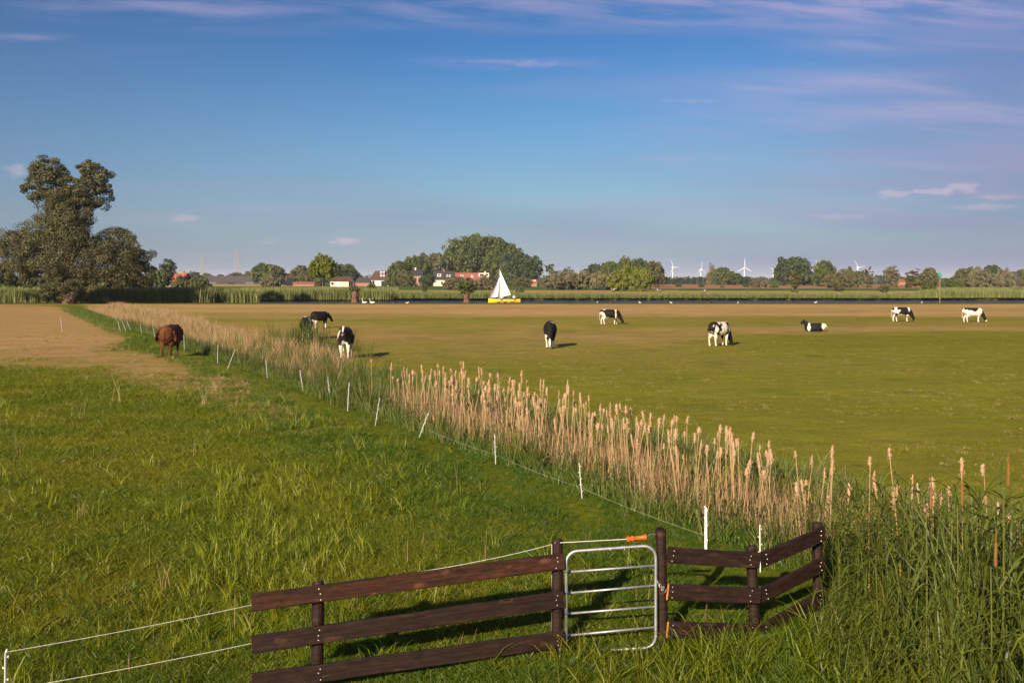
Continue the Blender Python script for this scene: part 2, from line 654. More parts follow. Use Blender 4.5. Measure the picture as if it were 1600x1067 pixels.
M['reed'] = mat_leaf('reed leaves', (.038, .060, .004), (.135, .160, .016), .36)
M['reed_far'] = mat_leaf('far reed leaves', (.125, .155, .032), (.265, .275, .085), .38)


def mat_ground():
    m, N, L, b = mat_new('ground')
    b.inputs['Roughness'].default_value = 1.0
    b.inputs['Specular IOR Level'].default_value = 0.05
    at = N.new('ShaderNodeAttribute')
    at.attribute_name = 'coat'
    g = N.new('ShaderNodeNewGeometry')

    def noise(scale, vec, detail=5, rough=.6):
        n = N.new('ShaderNodeTexNoise')
        n.inputs['Scale'].default_value = scale
        n.inputs['Detail'].default_value = detail
        n.inputs['Roughness'].default_value = rough
        L.new(vec, n.inputs['Vector'])
        return n.outputs[0]
    mp = N.new('ShaderNodeMapping')
    mp.inputs['Scale'].default_value = (.35, 1, 1)
    L.new(g.outputs['Position'], mp.inputs[0])
    a = noise(9.0, g.outputs['Position'], 6, .7)
    c = noise(.9, mp.outputs[0], 5, .6)
    e = noise(2.6, mp.outputs[0], 4, .6)
    s0 = N.new('ShaderNodeMath')
    s0.operation = 'ADD'
    L.new(c, s0.inputs[0])
    L.new(e, s0.inputs[1])
    hf = N.new('ShaderNodeMath')
    hf.operation = 'MULTIPLY'
    hf.inputs[1].default_value = .5
    L.new(s0.outputs[0], hf.inputs[0])
    s = N.new('ShaderNodeMath')
    s.operation = 'ADD'
    L.new(a, s.inputs[0])
    L.new(hf.outputs[0], s.inputs[1])
    mr = N.new('ShaderNodeMapRange')
    mr.inputs['From Min'].default_value = .65
    mr.inputs['From Max'].default_value = 1.35
    mr.inputs['To Min'].default_value = .62
    mr.inputs['To Max'].default_value = 1.38
    L.new(s.outputs[0], mr.inputs['Value'])
    v = N.new('ShaderNodeVectorMath')
    v.operation = 'SCALE'
    L.new(at.outputs['Color'], v.inputs[0])
    L.new(mr.outputs[0], v.inputs['Scale'])
    pn = noise(.42, g.outputs['Position'], 4, .55)
    pr = N.new('ShaderNodeMapRange')
    pr.inputs['From Min'].default_value = .56
    pr.inputs['From Max'].default_value = .68
    pr.inputs['To Max'].default_value = .55
    L.new(pn, pr.inputs['Value'])
    pm = N.new('ShaderNodeMix')
    pm.data_type = 'RGBA'
    pm.blend_type = 'MULTIPLY'
    L.new(pr.outputs[0], pm.inputs[0])
    L.new(v.outputs[0], pm.inputs[6])
    pm.inputs[7].default_value = (.55, .78, .5, 1)
    L.new(pm.outputs[2], b.inputs['Base Color'])
    bp = N.new('ShaderNodeBump')
    bp.inputs['Strength'].default_value = .7
    bp.inputs['Distance'].default_value = .08
    L.new(s.outputs[0], bp.inputs['Height'])
    L.new(bp.outputs[0], b.inputs['Normal'])
    return m


def mat_water():
    m, N, L, b = mat_new('river water')
    b.inputs['Base Color'].default_value = (.012, .022, .055, 1)
    b.inputs['Roughness'].default_value = .12
    b.inputs['IOR'].default_value = 1.33
    g = N.new('ShaderNodeNewGeometry')
    n = N.new('ShaderNodeTexNoise')
    n.inputs['Scale'].default_value = 1.6
    n.inputs['Detail'].default_value = 4
    L.new(g.outputs['Position'], n.inputs['Vector'])
    bp = N.new('ShaderNodeBump')
    bp.inputs['Strength'].default_value = 1.0
    bp.inputs['Distance'].default_value = .7
    L.new(n.outputs[0], bp.inputs['Height'])
    L.new(bp.outputs[0], b.inputs['Normal'])
    return m


M['ground'] = mat_ground()
M['water'] = mat_water()
M['wheat'] = mat_plain('ripe wheat', (.36, .24, .085), 1, var=.2, scale=.08, spec=.05)
M['stubble'] = mat_plain('red stubble', (.34, .165, .075), 1, var=.15, scale=.05, spec=.05)
M['meadow'] = mat_plain('far meadow', (.075, .115, .022), 1, var=.2, scale=.06, spec=.05)

# ------------------------------------------------------------------ the lie of the land
A0 = np.array((2.84, 11.4))
DU = np.array((-0.458, 0.889))
DN = np.array((0.889, 0.458))
Y_BANK, Y_FAR, Z_WATER = 150.0, 194.0, -0.5


def ditch(x, y):
    dx, dy = x - A0[0], y - A0[1]
    return dx * DU[0] + dy * DU[1], dx * DN[0] + dy * DN[1]


def ground_z(x, y):
    t, w = ditch(x, y)
    z = (fbm(x * .8, y * .8, 3) - .5) * .10 + (fbm(x * .13, y * .13, 9) - .5) * .12
    z = z * (1 - ss(y, 60, 120))
    d = ss(np.abs(w - 2.3), 1.9, .6) * ss(t, 128, 118)
    z = z - .62 * d
    z = z + .05 * ss(w, -5.0, -.6) * ss(w, .9, -.2) * ss(t, 60, 20)       # spoil ridge along the fence
    z = z - (.10 + .17 * ss(-x, -.6, 2.0)) * ss(y, 10.6, 8.9) * ss(x, 3.0, 1.2)
    riv = ss(y, Y_BANK, Y_BANK + 2.2) * ss(y, Y_FAR + 3, Y_FAR)
    z = z - 1.3 * riv
    return z


def seg_dist(x, y, a, b):
    ax, ay = a
    bx, by = b
    t = np.clip(((x - ax) * (bx - ax) + (y - ay) * (by - ay)) / ((bx - ax) ** 2 + (by - ay) ** 2), 0, 1)
    return np.hypot(x - ax - t * (bx - ax), y - ay - t * (by - ay))


def dryness(x, y):
    t, w = ditch(x, y)
    n = fbm(x * .09, y * .09, 21)
    nb = fbm(x * .4, y * .4, 33)
    left = ss(y + (n - .5) * 14 + (nb - .5) * 9, 34, 48) * ss(-w + (nb - .5) * 2, .3 + 2.2 * ss(y, 60, 44), 1.8 + 3 * ss(y, 60, 44))
    path = np.minimum(np.minimum(seg_dist(x, y, (-19, 46), (-14.4, 39)), seg_dist(x, y, (-14.4, 39), (-9, 30.4))), seg_dist(x, y, (-9, 30.4), (-3.4, 20.4)))
    left = np.maximum(left, (.30 + .5 * ss(y, 20, 40)) * ss(path + (nb - .5) * 2.8, .9 + 3.2 * ss(y, 18, 44), .1))
    st = fbm(x * .032, y * .10, 41)
    right = .88 * ss(y + (st - .5) * 70 + (nb - .5) * 22, 56, 128) + .45 * ss(np.abs(y + (st - .5) * 40 - 66), 13, 2) * ss(n, .35, .6)
    right = np.clip(right + .30 * ss(st, .45, .75) * ss(y, 20, 60), 0, 1)
    s = ss(w, 1.5, 4)
    d = left * (1 - s) + right * s
    d = d * ss(y, 144, 138)
    return d


def ground_colour(x, y):
    t, w = ditch(x, y)
    dr = dryness(x, y)
    n = fbm(x * .22, y * .22, 55)
    st = fbm(x * .04, y * .15, 66)
    gl = np.stack([.100 + .050 * n, .118 + .050 * n, .006 + 0 * n], -1)
    gr = np.stack([.168 + .072 * st, .160 + .058 * st, .016 + .008 * st], -1)
    s = ss(w, 1.5, 4)[..., None]
    far = ss(y, 196, 200)[..., None]
    g = gl * (1 - s) + gr * s
    g = g * (1 - far) + np.array((.085, .115, .022)) * far
    bank = (ss(y, 142, 146) * ss(y, 200, 196))[..., None]
    g = g * (1 - bank) + np.array((.085, .090, .022)) * bank
    tan = np.stack([.345 + .10 * n, .215 + .06 * n, .078 + .03 * n], -1) * (1 + .14 * s * ss(y, 60, 110)[..., None])
    return g * (1 - dr[..., None]) + tan * dr[..., None]


def build_ground():
    def axis(vals):
        return np.unique(np.round(np.concatenate(vals), 3))
    xs = axis([-np.geomspace(60, 14000, 40), np.arange(-60, -24, .8), np.arange(-24, 14, .28), np.arange(14, 60, 1.0), np.geomspace(60, 14000, 40)])
    ys = axis([-np.geomspace(1, 300, 14), np.arange(-1, 5, .6), np.arange(5, 30, .25), np.arange(30, 70, .5), np.arange(70, 148, 1.2),
               np.arange(148, 200, .6), np.geomspace(200, 30000, 50)])
    gx, gyy = np.meshgrid(xs, ys)
    gz = ground_z(gx, gyy)
    V = np.stack([gx, gyy, gz], -1).reshape(-1, 3)
    nx, ny = len(xs), len(ys)
    i = (np.arange(ny - 1)[:, None] * nx + np.arange(nx - 1)[None]).ravel()
    F = np.stack([i, i + 1, i + nx + 1, i + nx], -1)
    o = link('ground', mesh_np('ground', V, F, M['ground'], True, {'coat': ground_colour(V[:, 0], V[:, 1])}))
    tag(o, 'flat polder pasture of green and mown tan grass', 'ground', kind='structure')


build_ground()


def sheet(name, pts, z, mat, label, cat='field'):
    o = MB().add([(x, y, z) for x, y in pts] + [(x, y, z - .3) for x, y in pts],
                 [tuple(range(len(pts)))] + [(i, i + len(pts), (i + 1) % len(pts) + len(pts), (i + 1) % len(pts)) for i in range(len(pts))]).build(name, mat)
    tag(o, label, cat, kind='structure')
    return o


sheet('river', [(-900, Y_BANK - 1), (900, Y_BANK - 1), (900, Y_FAR + 4), (-900, Y_FAR + 4)], Z_WATER, M['water'], 'narrow dark blue river behind the pasture', 'river')


def band(px0, px1, Y0, Y1, z=.06):
    return [(wx(px0, Y0), Y0), (wx(px1, Y0), Y0), (wx(px1, Y1), Y1), (wx(px0, Y1), Y1)]


sheet('wheat_field', band(600, 1460, 243, 330), .10, M['wheat'], 'ripe golden wheat strip beyond the river reeds')
sheet('meadow', band(-400, 1230, 335, 560), .08, M['meadow'], 'dark green meadow in front of the farmhouses')
sheet('meadow', band(1060, 2000, 310, 400), .14, M['meadow'], 'green meadow strip between the wheat and the red field at right')
sheet('stubble_field', band(1010, 1900, 405, 760), .12, M['stubble'], 'reddish tan stubble field behind the right hand meadow')
sheet('stubble_field', band(300, 480, 570, 850), .12, M['wheat'], 'yellow field strip below the long grey barn roof')


# ------------------------------------------------------------------ fence, gate, wires
def frame_from(p0, p1):
    d = (Vector(p1) - Vector(p0))
    ln = d.length
    d.normalize()
    side = Vector((0, 0, 1)).cross(d)
    side.normalize()
    up = d.cross(side)
    return Matrix((d, side, up)).transposed(), ln


def board(parent, base, p0, p1, h, t, mat, nails, end_left=False, seed=0):
    """a sawn board from p0 to p1 (centre line, world); nails: list of distances along it"""
    Rm, ln = frame_from(p0, p1)
    rr = random.Random(seed)
    n = 9
    b = 0.006
    prof = [(-t / 2 + b, -h / 2), (t / 2 - b, -h / 2), (t / 2, -h / 2 + b), (t / 2, h / 2 - b), (t / 2 - b, h / 2), (-t / 2 + b, h / 2), (-t / 2, h / 2 - b), (-t / 2, -h / 2 + b)]
    V, F = [], []
    for i in range(n):
        x = -ln / 2 + ln * i / (n - 1)
        dy, dz = rr.uniform(-.003, .003), rr.uniform(-.003, .003)
        k = rr.uniform(.985, 1.015)
        for (y, z) in prof:
            V.append((x, y + dy, z * k + dz))
    for i in range(n - 1):
        for j in range(8):
            F.append((i * 8 + j, (i + 1) * 8 + j, (i + 1) * 8 + (j + 1) % 8, i * 8 + (j + 1) % 8))
    F.append(tuple(range(8)))
    F.append(tuple(reversed(range((n - 1) * 8, n * 8))))
    me = MB().add(V, F).mesh('board', mat)
    c = (Vector(p0) + Vector(p1)) / 2 - Vector(base)
    o = link('board', me, parent, c, Rm.to_euler())
    if end_left:
        me.materials.append(M['end_grain'])
        me.polygons[len(me.polygons) - 2].material_index = 1
        me.polygons[len(me.polygons) - 1].material_index = 1
    for x in nails:
        for k, z in enumerate((.30, 0, -.32)):
            link('nail', NAIL, o, (x - ln / 2 + rr.uniform(-.012, .012), -t / 2 - .002, z * h + rr.uniform(-.008, .008)), (0, 0, 0))
    return o


NAIL = MB().ball((0, 0, 0), (.0058, .0035, .0058), 8, 4).mesh('nail', M['nail'])


def post(parent, base, top, foot, r, seed):
    """round post, slightly uneven, chamfered top"""
    rr = random.Random(seed)
    top, foot, base = Vector(top), Vector(foot), Vector(base)
    pts, rad = [], []
    for i in range(7):
        f = i / 6
        p = foot.lerp(top, f) - base
        pts.append((p.x + rr.uniform(-.003, .003), p.y + rr.uniform(-.003, .003), p.z))
        rad.append(r * rr.uniform(.97, 1.03))
    pts.append(tuple(top + (top - foot).normalized() * .010 - base))
    rad.append(r * .86)
    return MB().tube(pts, rad, 14).build('post', M['wood'], parent)


def build_fence():
    base = (-.85, 8.8, -.1)
    f = empty('wooden_fence', base)
    tag(f, 'dark stained three-board fence section left of the steel gate', 'fence')
    yl, yr = 8.35, 9.12
    rows = [((393, 941.5), (880, 876), .146), ((393, 1006.5), (880, 935.5), .150), ((393, 1066), (880, 997.5), .150)]
    for i, (a, b, h) in enumerate(rows):
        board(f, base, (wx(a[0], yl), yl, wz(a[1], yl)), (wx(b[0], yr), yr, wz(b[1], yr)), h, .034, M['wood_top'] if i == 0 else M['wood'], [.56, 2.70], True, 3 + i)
    post(f, base, (wx(497, 8.60), 8.60, .79), (wx(497, 8.60) - .01, 8.60, -.6), .054, 1)
    post(f, base, (wx(871, 9.19), 9.19, 1.005), (wx(870, 9.19), 9.19, -.5), .052, 2)
    base = (2.2, 9.4, 0)
    f = empty('wooden_fence', base)
    tag(f, 'dark stained fence with a corner, right of the steel gate, half sunk in reeds', 'fence')
    y0, y1, y2 = 9.13, 9.40, 9.92
    for i, (a, b, c, d) in enumerate((((1043, 866.5), (1187, 875.5), (1190.5, 874.5), (1288, 833)), ((1043, 924.5), (1187, 930), (1190.5, 930), (1288, 880)),
                                      ((1043, 983), (1187, 986.5), (1190.5, 987), (1288, 930)))):
        board(f, base, (wx(a[0], y0), y0, wz(a[1], y0)), (wx(b[0], y1), y1, wz(b[1], y1)), .146, .034, M['wood'], [.045, .855], i > 0, 13 + i)
        board(f, base, (wx(c[0], y1 + .02), y1 + .02, wz(c[1], y1 + .02)), (wx(d[0], y2), y2, wz(d[1], y2)), .146, .034, M['wood'], [.05, .84], False, 23 + i)
    post(f, base, (wx(1032.5, 9.24), 9.24, 1.085), (wx(1038, 9.24), 9.24, -.5), .049, 5)
    post(f, base, (wx(1173, 9.52), 9.52, .85), (wx(1183, 9.52), 9.52, -.5), .052, 6)
    post(f, base, (wx(1277, 10.02), 10.02, .955), (wx(1279, 10.02), 10.02, -.5), .052, 7)


build_fence()


def arc(c, r, a0, a1, n=6):
    return [(c[0] + r * math.cos(a0 + (a1 - a0) * i / n), c[1] + r * math.sin(a0 + (a1 - a0) * i / n)) for i in range(n + 1)]


def build_gate():
    Y = 9.17
    base = (.9, Y, 0)
    g = empty('steel_gate', base, 0)
    tag(g, 'small galvanised tubular steel gate hung between the two fence posts', 'gate')
    x0, x1, z0, z1 = .500 - .9, 1.325 - .9, -.015, .955
    r = .11
    path = [(x0, z0)] + [(x0, z1 - .16)] + arc((x0 + r, z1 - r - .045), r, math.pi, math.pi / 2) + arc((x1 - r, z1 - r), r, math.pi / 2, 0) + \
        arc((x1 - r, z0 + r + .03), r, 0, -math.pi / 2) + [(x0, z0 - .01)]
    MB().tube([(x, 0, z) for x, z in path], .0150, 10, up=(0, 1, 0)).build('frame', M['steel'], g, smooth=True)
    for a, b in ((893, 883), (926, 914), (958, 947), (992, 979)):
        za, zb = wz(a, Y), wz(b, Y)
        rail = MB().tube([(x0 + .03, 0, za), (x1 + .005, 0, zb)], .0105, 10).build('rail', M['steel'], g, smooth=True)
        MB().tube([(x0 - .012, 0, za), (x0 + .04, 0, za)], .0155, 10).build('end_cap', M['cap'], rail, smooth=True)
    for z in (.82, .12):
        MB().box((x0 - .035, .01, z), (.06, .03, .04)).build('hinge', M['steel'], g)
    for x in (.905 - .9, 1.035 - .9):
        MB().ball((x, -.017, z1 - .035 + .03 * (x + .1)), .006, 8, 5).build('rivet', M['nail'], g)
    # latch chain wrapped round the right post
    for k in range(9):
        a = -.9 + k * .42
        c = Vector((x1 + .075 + .062 * math.cos(a + 2.4), .05 + .075 * math.sin(a + 2.4) - .03, .72 - .02 * k))
        pts = [(c.x + .011 * math.cos(t), c.y + .006 * math.sin(t), c.z + .017 * math.sin(t + k)) for t in [i * math.pi / 4 for i in range(8)]]
        MB().tube(pts + [pts[0]], .003, 5).build('chain_link', M['steel'], g)


build_gate()


def wire(name, pts, r, label, sag=.02, parent=None):
    P = []
    for a, b in zip(pts[:-1], pts[1:]):
        a, b = Vector(a), Vector(b)
        for i in range(8):
            t = i / 8
            p = a.lerp(b, t)
            p.z -= sag * 4 * t * (1 - t)
            P.append(p)
    P.append(Vector(pts[-1]))
    o = MB().tube(P, r, 5).build(name, M['rope'])
    tag(o, label, 'wire')
    return o


def build_wires():
    # gate rope with its orange insulated handle
    y = 9.10
    h = empty('gate_rope', (.45, y, 0))
    tag(h, 'white cord with orange insulated handle stretched above the steel gate', 'gate handle')
    a, b, c, e = (wx(875, y) - .45, 0, wz(847.5, y)), (wx(979, y) - .45, 0, wz(842, y)), (wx(1010, y) - .45, 0, wz(838.5, y)), (wx(1026, y) - .45, .06, wz(837, y))
    MB().tube([a, b], .0030, 6).build('cord', M['rope'], h)
    bv, cv = Vector(b), Vector(c)
    d = (cv - bv)
    MB().tube([bv + d * t for t in (0, .06, .12, .2, .28, .32, .36, .6, .88, .94, 1.0)], [.012, .027, .024, .013, .024, .027, .016, .018, .019, .026, .025], 12).build('handle', M['orange'], h, smooth=True)
    MB().tube([cv, cv.lerp(Vector(e), .5) + Vector((0, 0, .014)), e], .0035, 6).build('hook', M['steel'], h)
    # cord tied round the left gate post and running down behind the boards
    wire('white_cord', [(wx(868, 9.12), 9.12, wz(847, 9.12)), (wx(862, 9.2), 9.26, wz(853, 9.2)), (wx(760, 9.06), 9.10, wz(876, 9.06)), (wx(640, 8.86), 8.90, wz(897, 8.86)), (wx(500, 8.68), 8.68, .72)],
         .0022, 'thin white cord running along the top of the left fence boards', .006)
    wire('white_cord', [(wx(862.5, 9.26), 9.26, wz(853, 9.2)), (wx(862.5, 9.26), 9.26, .05)], .005, 'white cord hanging down behind the left gate post', 0)
    p = (wx(11, 7.35), 7.35)
    wire('fence_wire', [(p[0], p[1], wz(1018, 7.35)), (wx(396, 8.40), 8.40, wz(944, 8.40))], .0021, 'upper white electric wire running left from the wooden fence', .012)
    wire('fence_wire', [(wx(85, 7.62) - .35, 7.5, wz(1079, 7.5)), (wx(396, 8.40), 8.40, wz(1004, 8.40))], .0021, 'lower white electric wire running left from the wooden fence', .012)


build_wires()

# white plastic posts of the electric fence: (top px, top py, foot px, foot py, label)
POSTS = [
    ((1187, 822), (1188, 897), 'white plastic fence post right behind the fence corner, nearest to the reeds'),
    ((1103, 793), (1103, 866), 'white plastic fence post standing behind the fence right of the gate'),
    ((905, 725), (910, 785), 'notched white fence post at the cattails above the left gate post'),
    ((773, 680), (774.5, 728), 'short white fence post in front of the cattails, second beyond the gate'),
    ((669, 646), (654, 686), 'white fence post leaning far right at the near end of the cattails'),
    ((593, 623), (586, 667), 'white fence post leaning slightly right, just left of the cattails'),
    ((545.5, 599), (543, 643), 'upright white fence post, second left of the cattails'),
    ((512, 590), (516, 622), 'white fence post, third left of the cattails'),
    ((469, 580), (473, 607), 'white fence post leaning left, fourth left of the cattails'),
    ((415.5, 563), (417.5, 587), 'white fence post, fifth left of the cattails, below the black and white cow'),
    ((367, 547), (355, 578), 'white fence post leaning far right, third right of the brown cow'),
    ((340.5, 540), (340, 567), 'upright white fence post, second right of the brown cow'),
    ((313.5, 533), (316, 553), 'white fence post, next to the right of the brown cow'),
    ((287.5, 525), (288, 548), 'white fence post half hidden behind the brown cow'),
    ((240, 514), (242.5, 531), 'white fence post just left of the brown cow'),
    ((219, 506), (221, 519), 'small white fence post, second left of the brown cow'),
    ((198, 502), (204, 516), 'rightmost of three far slanting white fence posts'),
    ((191, 502), (197, 518), 'middle one of three far slanting white fence posts'),
    ((184, 502), (188, 517), 'leftmost of three far slanting white fence posts'),
    ((94.5, 496), (97, 518), 'lone white fence post in the mown tan field at left'),
    ((9, 1019), (8, 1130), 'white insulator post with wire hooks at the bottom left edge'),
]
LUG = MB().box((0.017, 0, 0), (.010, .008, .007)).box((.0205, 0, .006), (.004, .008, .012)).mesh('wire_clip', M['white_plastic'])
POST_TOPS = []


def build_posts():
    for i, (tp, ft, lab) in enumerate(POSTS):
        Y = 7.35 if i == len(POSTS) - 1 else gy(ft[1])
        top = Vector((wx(tp[0], Y), Y, wz(tp[1], Y)))
        foot = Vector((wx(ft[0], Y), Y, wz(ft[1], Y)))
        d = (top - foot)
        ln = d.length
        d.normalize()
        w = .0165 if Y < 24 else .024
        e = empty('fence_post', foot)
        rotq = d.to_track_quat('Z', 'Y').to_euler()
        MB().tube([(0, 0, -.22), (0, 0, -.1), (0, 0, ln * .5), (0, 0, ln)], [(w * .4, w * .2), (w, w * .4), (w, w * .4), (w * .9, w * .35)], 8).build('shaft', M['white_plastic'], e, rot=rotq)
        MB().tube([(0, 0, ln), (.004, 0, ln + .012), (.016, 0, ln + .018), (.022, 0, ln + .006)], w * .3, 5).build('pigtail', M['white_plastic'], e, rot=rotq)
        if Y < 32:
            for k in range(5):
                q = Vector((0, 0, ln * (.94 - .16 * k)))
                q.rotate(rotq)
                link('wire_clip', LUG, e, q, (rotq.x, rotq.y, math.pi * (k % 2)))
        tag(e, lab, 'fence post', 'electric fence posts')
        POST_TOPS.append(top)
    wire('fence_wire', [tuple(p + Vector((.01, 0, -.35))) for p in [Vector((1.40, 9.28, 1.42))] + POST_TOPS[1:5]], .0009, 'thin electric wire strung along the white posts beside the cattails', .03)


build_posts()


# ------------------------------------------------------------------ grasses and reeds (ground cover)
def blade(n, h, spread, width, lean, seed, droop=.35, stem=False):
    """a clump of n tapering curved blades; returns V, quads, tris, tint"""
    r = np.random.default_rng(seed)
    V, Q, T, tint = [], [], [], []
    for i in range(n):
        a, ra = r.uniform(0, 6.283), spread * math.sqrt(r.uniform())
        b = np.array((math.cos(a) * ra, math.sin(a) * ra, -.02))
        hh = h * r.uniform(.55, 1.1)
        az = r.uniform(0, 6.283)
        ln = lean * r.uniform(.3, 1.3) * hh
        d = np.array((math.cos(az), math.sin(az), 0))
        s = np.array((-d[1], d[0], 0))
        tw = r.uniform(0, 6.283)
        s = np.array((math.cos(tw), math.sin(tw), 0))
        w = width * r.uniform(.7, 1.3)
        k = len(V)
        for j, f in enumerate((0, .35, .7)):
            c = b + d * ln * f ** 1.8 + np.array((0, 0, hh * (f - droop * lean * f ** 3)))
            V += [c - s * w * (1 - .45 * f) / 2, c + s * w * (1 - .45 * f) / 2]
        V.append(b + d * ln + np.array((0, 0, hh * (1 - droop * lean))))
        Q += [(k, k + 1, k + 3, k + 2), (k + 2, k + 3, k + 5, k + 4)]
        T.append((k + 4, k + 5, k + 6))
        tint += [float(np.clip(r.normal(.5, .25), 0, 1))] * 7
    return np.array(V), np.array(Q), np.array(T), np.array(tint)


def proto_blades(name, mat, **k):
    V, Q, T, tint = blade(**k)
    return bpy.data.objects.new(name, mesh_np(name, V, [Q, T], mat, False, {'tint': tint}))


def proto_reed(name, mat, h, seed, leaves=11, ll=.5, lw=.022, plume=False):
    """a common reed: straight stem with long arching leaves"""
    r = np.random.default_rng(seed)
    V, Q, T, tint = [], [], [], []

    def quadstrip(path, side, widths, t):
        k = len(V)
        for p, w in zip(path, widths):
            V.extend([p - side * w / 2, p + side * w / 2])
            tint.extend([t, t])
        for i in range(len(path) - 1):
            Q.append((k + 2 * i, k + 2 * i + 1, k + 2 * i + 3, k + 2 * i + 2))
    lean = np.array((r.normal(0, .06), r.normal(0, .06), 0))

    def stem_at(f):
        return np.array((0, 0, -.05 + h * f)) + lean * h * f * f
    st = [stem_at(f) for f in (0, .33, .66, 1)]
    quadstrip(st, np.array((1., 0, 0)), (.010, .009, .007, .003), .55)
    quadstrip(st, np.array((0, 1., 0)), (.010, .009, .007, .003), .55)
    for i in range(leaves):
        f = .18 + .80 * (i + r.uniform(0, .6)) / leaves
        p = stem_at(min(f, 1))
        az = i * 2.6 + r.uniform(-.5, .5)
        d = np.array((math.cos(az), math.sin(az), 0))
        s = np.array((-d[1], d[0], 0)) * math.cos(.5) + np.array((0, 0, math.sin(.5)))
        L_ = ll * r.uniform(.65, 1.15)
        up = r.uniform(.9, 1.7)
        dr_ = r.uniform(.35, .95)
        path = [p + d * L_ * q * (.75 + .2 * q) + np.array((0, 0, L_ * (up * q - up * q * q * dr_))) for q in (0, .25, .55, .8, 1)]
        quadstrip(path, s, (.006, lw, lw * .9, lw * .55, .002), float(np.clip(r.normal(.5, .28), 0, 1)))
    return bpy.data.objects.new(name, mesh_np(name, np.array(V), np.array(Q), mat, False, {'tint': np.array(tint)}))


def scatter(name, protos, P, rot, scl, idx, label, cat):
    c = bpy.data.collections.new(name + '_source')
    for p in protos:
        c.objects.link(p)
    me = bpy.data.meshes.new(name)
    me.vertices.add(len(P))
    me.vertices.foreach_set('co', np.asarray(P, np.float32).ravel())
    a = me.attributes.new('rot', 'FLOAT_VECTOR', 'POINT')
    a.data.foreach_set('vector', np.asarray(rot, np.float32).ravel())
    a = me.attributes.new('scl', 'FLOAT_VECTOR', 'POINT')
    scl = np.asarray(scl, np.float32)
    if scl.ndim == 1:
        scl = np.repeat(scl[:, None], 3, 1)
    a.data.foreach_set('vector', scl.ravel())
    a = me.attributes.new('idx', 'INT', 'POINT')
    a.data.foreach_set('value', np.asarray(idx, np.int32))
    ng = bpy.data.node_groups.new(name, 'GeometryNodeTree')
    ng.interface.new_socket('Geometry', in_out='INPUT', socket_type='NodeSocketGeometry')
    ng.interface.new_socket('Geometry', in_out='OUTPUT', socket_type='NodeSocketGeometry')
    N, L = ng.nodes, ng.links
    gi, go = N.new('NodeGroupInput'), N.new('NodeGroupOutput')
    ci = N.new('GeometryNodeCollectionInfo')
    ci.inputs['Collection'].default_value = c
    ci.inputs['Separate Children'].default_value = True
    ci.inputs['Reset Children'].default_value = True
    ip = N.new('GeometryNodeInstanceOnPoints')
    ip.inputs['Pick Instance'].default_value = True

    def attr(nm, dt):
        n = N.new('GeometryNodeInputNamedAttribute')
        n.data_type = dt
        n.inputs['Name'].default_value = nm
        return n.outputs['Attribute']
    L.new(gi.outputs[0], ip.inputs['Points'])
    L.new(ci.outputs[0], ip.inputs['Instance'])
    L.new(attr('idx', 'INT'), ip.inputs['Instance Index'])
    L.new(attr('rot', 'FLOAT_VECTOR'), ip.inputs['Rotation'])
    L.new(attr('scl', 'FLOAT_VECTOR'), ip.inputs['Scale'])
    L.new(ip.outputs[0], go.inputs[0])
    o = link(name, me)
    md = o.modifiers.new('scatter', 'NODES')
    md.node_group = ng
    tag(o, label, cat, kind='stuff')
    return o


def rand_rot(n, tilt=.12):
    return np.stack([rng.normal(0, tilt, n), rng.normal(0, tilt, n), rng.uniform(0, 6.283, n)], -1)


def in_view(x, y, m=.22, z=0.0):
    return (np.abs(x / np.maximum(y, .1)) < .5145 + m) & (y > 5.5)


def trimmed(x, y, half=.13, near=2.2):
    """False where plants have been cut back along the sight of a fence post"""
    ok = np.ones(len(x), bool)
    for p in POST_TOPS:
        ok &= ~((np.abs(x - p.x * y / p.y) < half * (1 + p.y / 60)) & (y < p.y + .05) & (y > p.y - near - p.y * .05))
    return ok


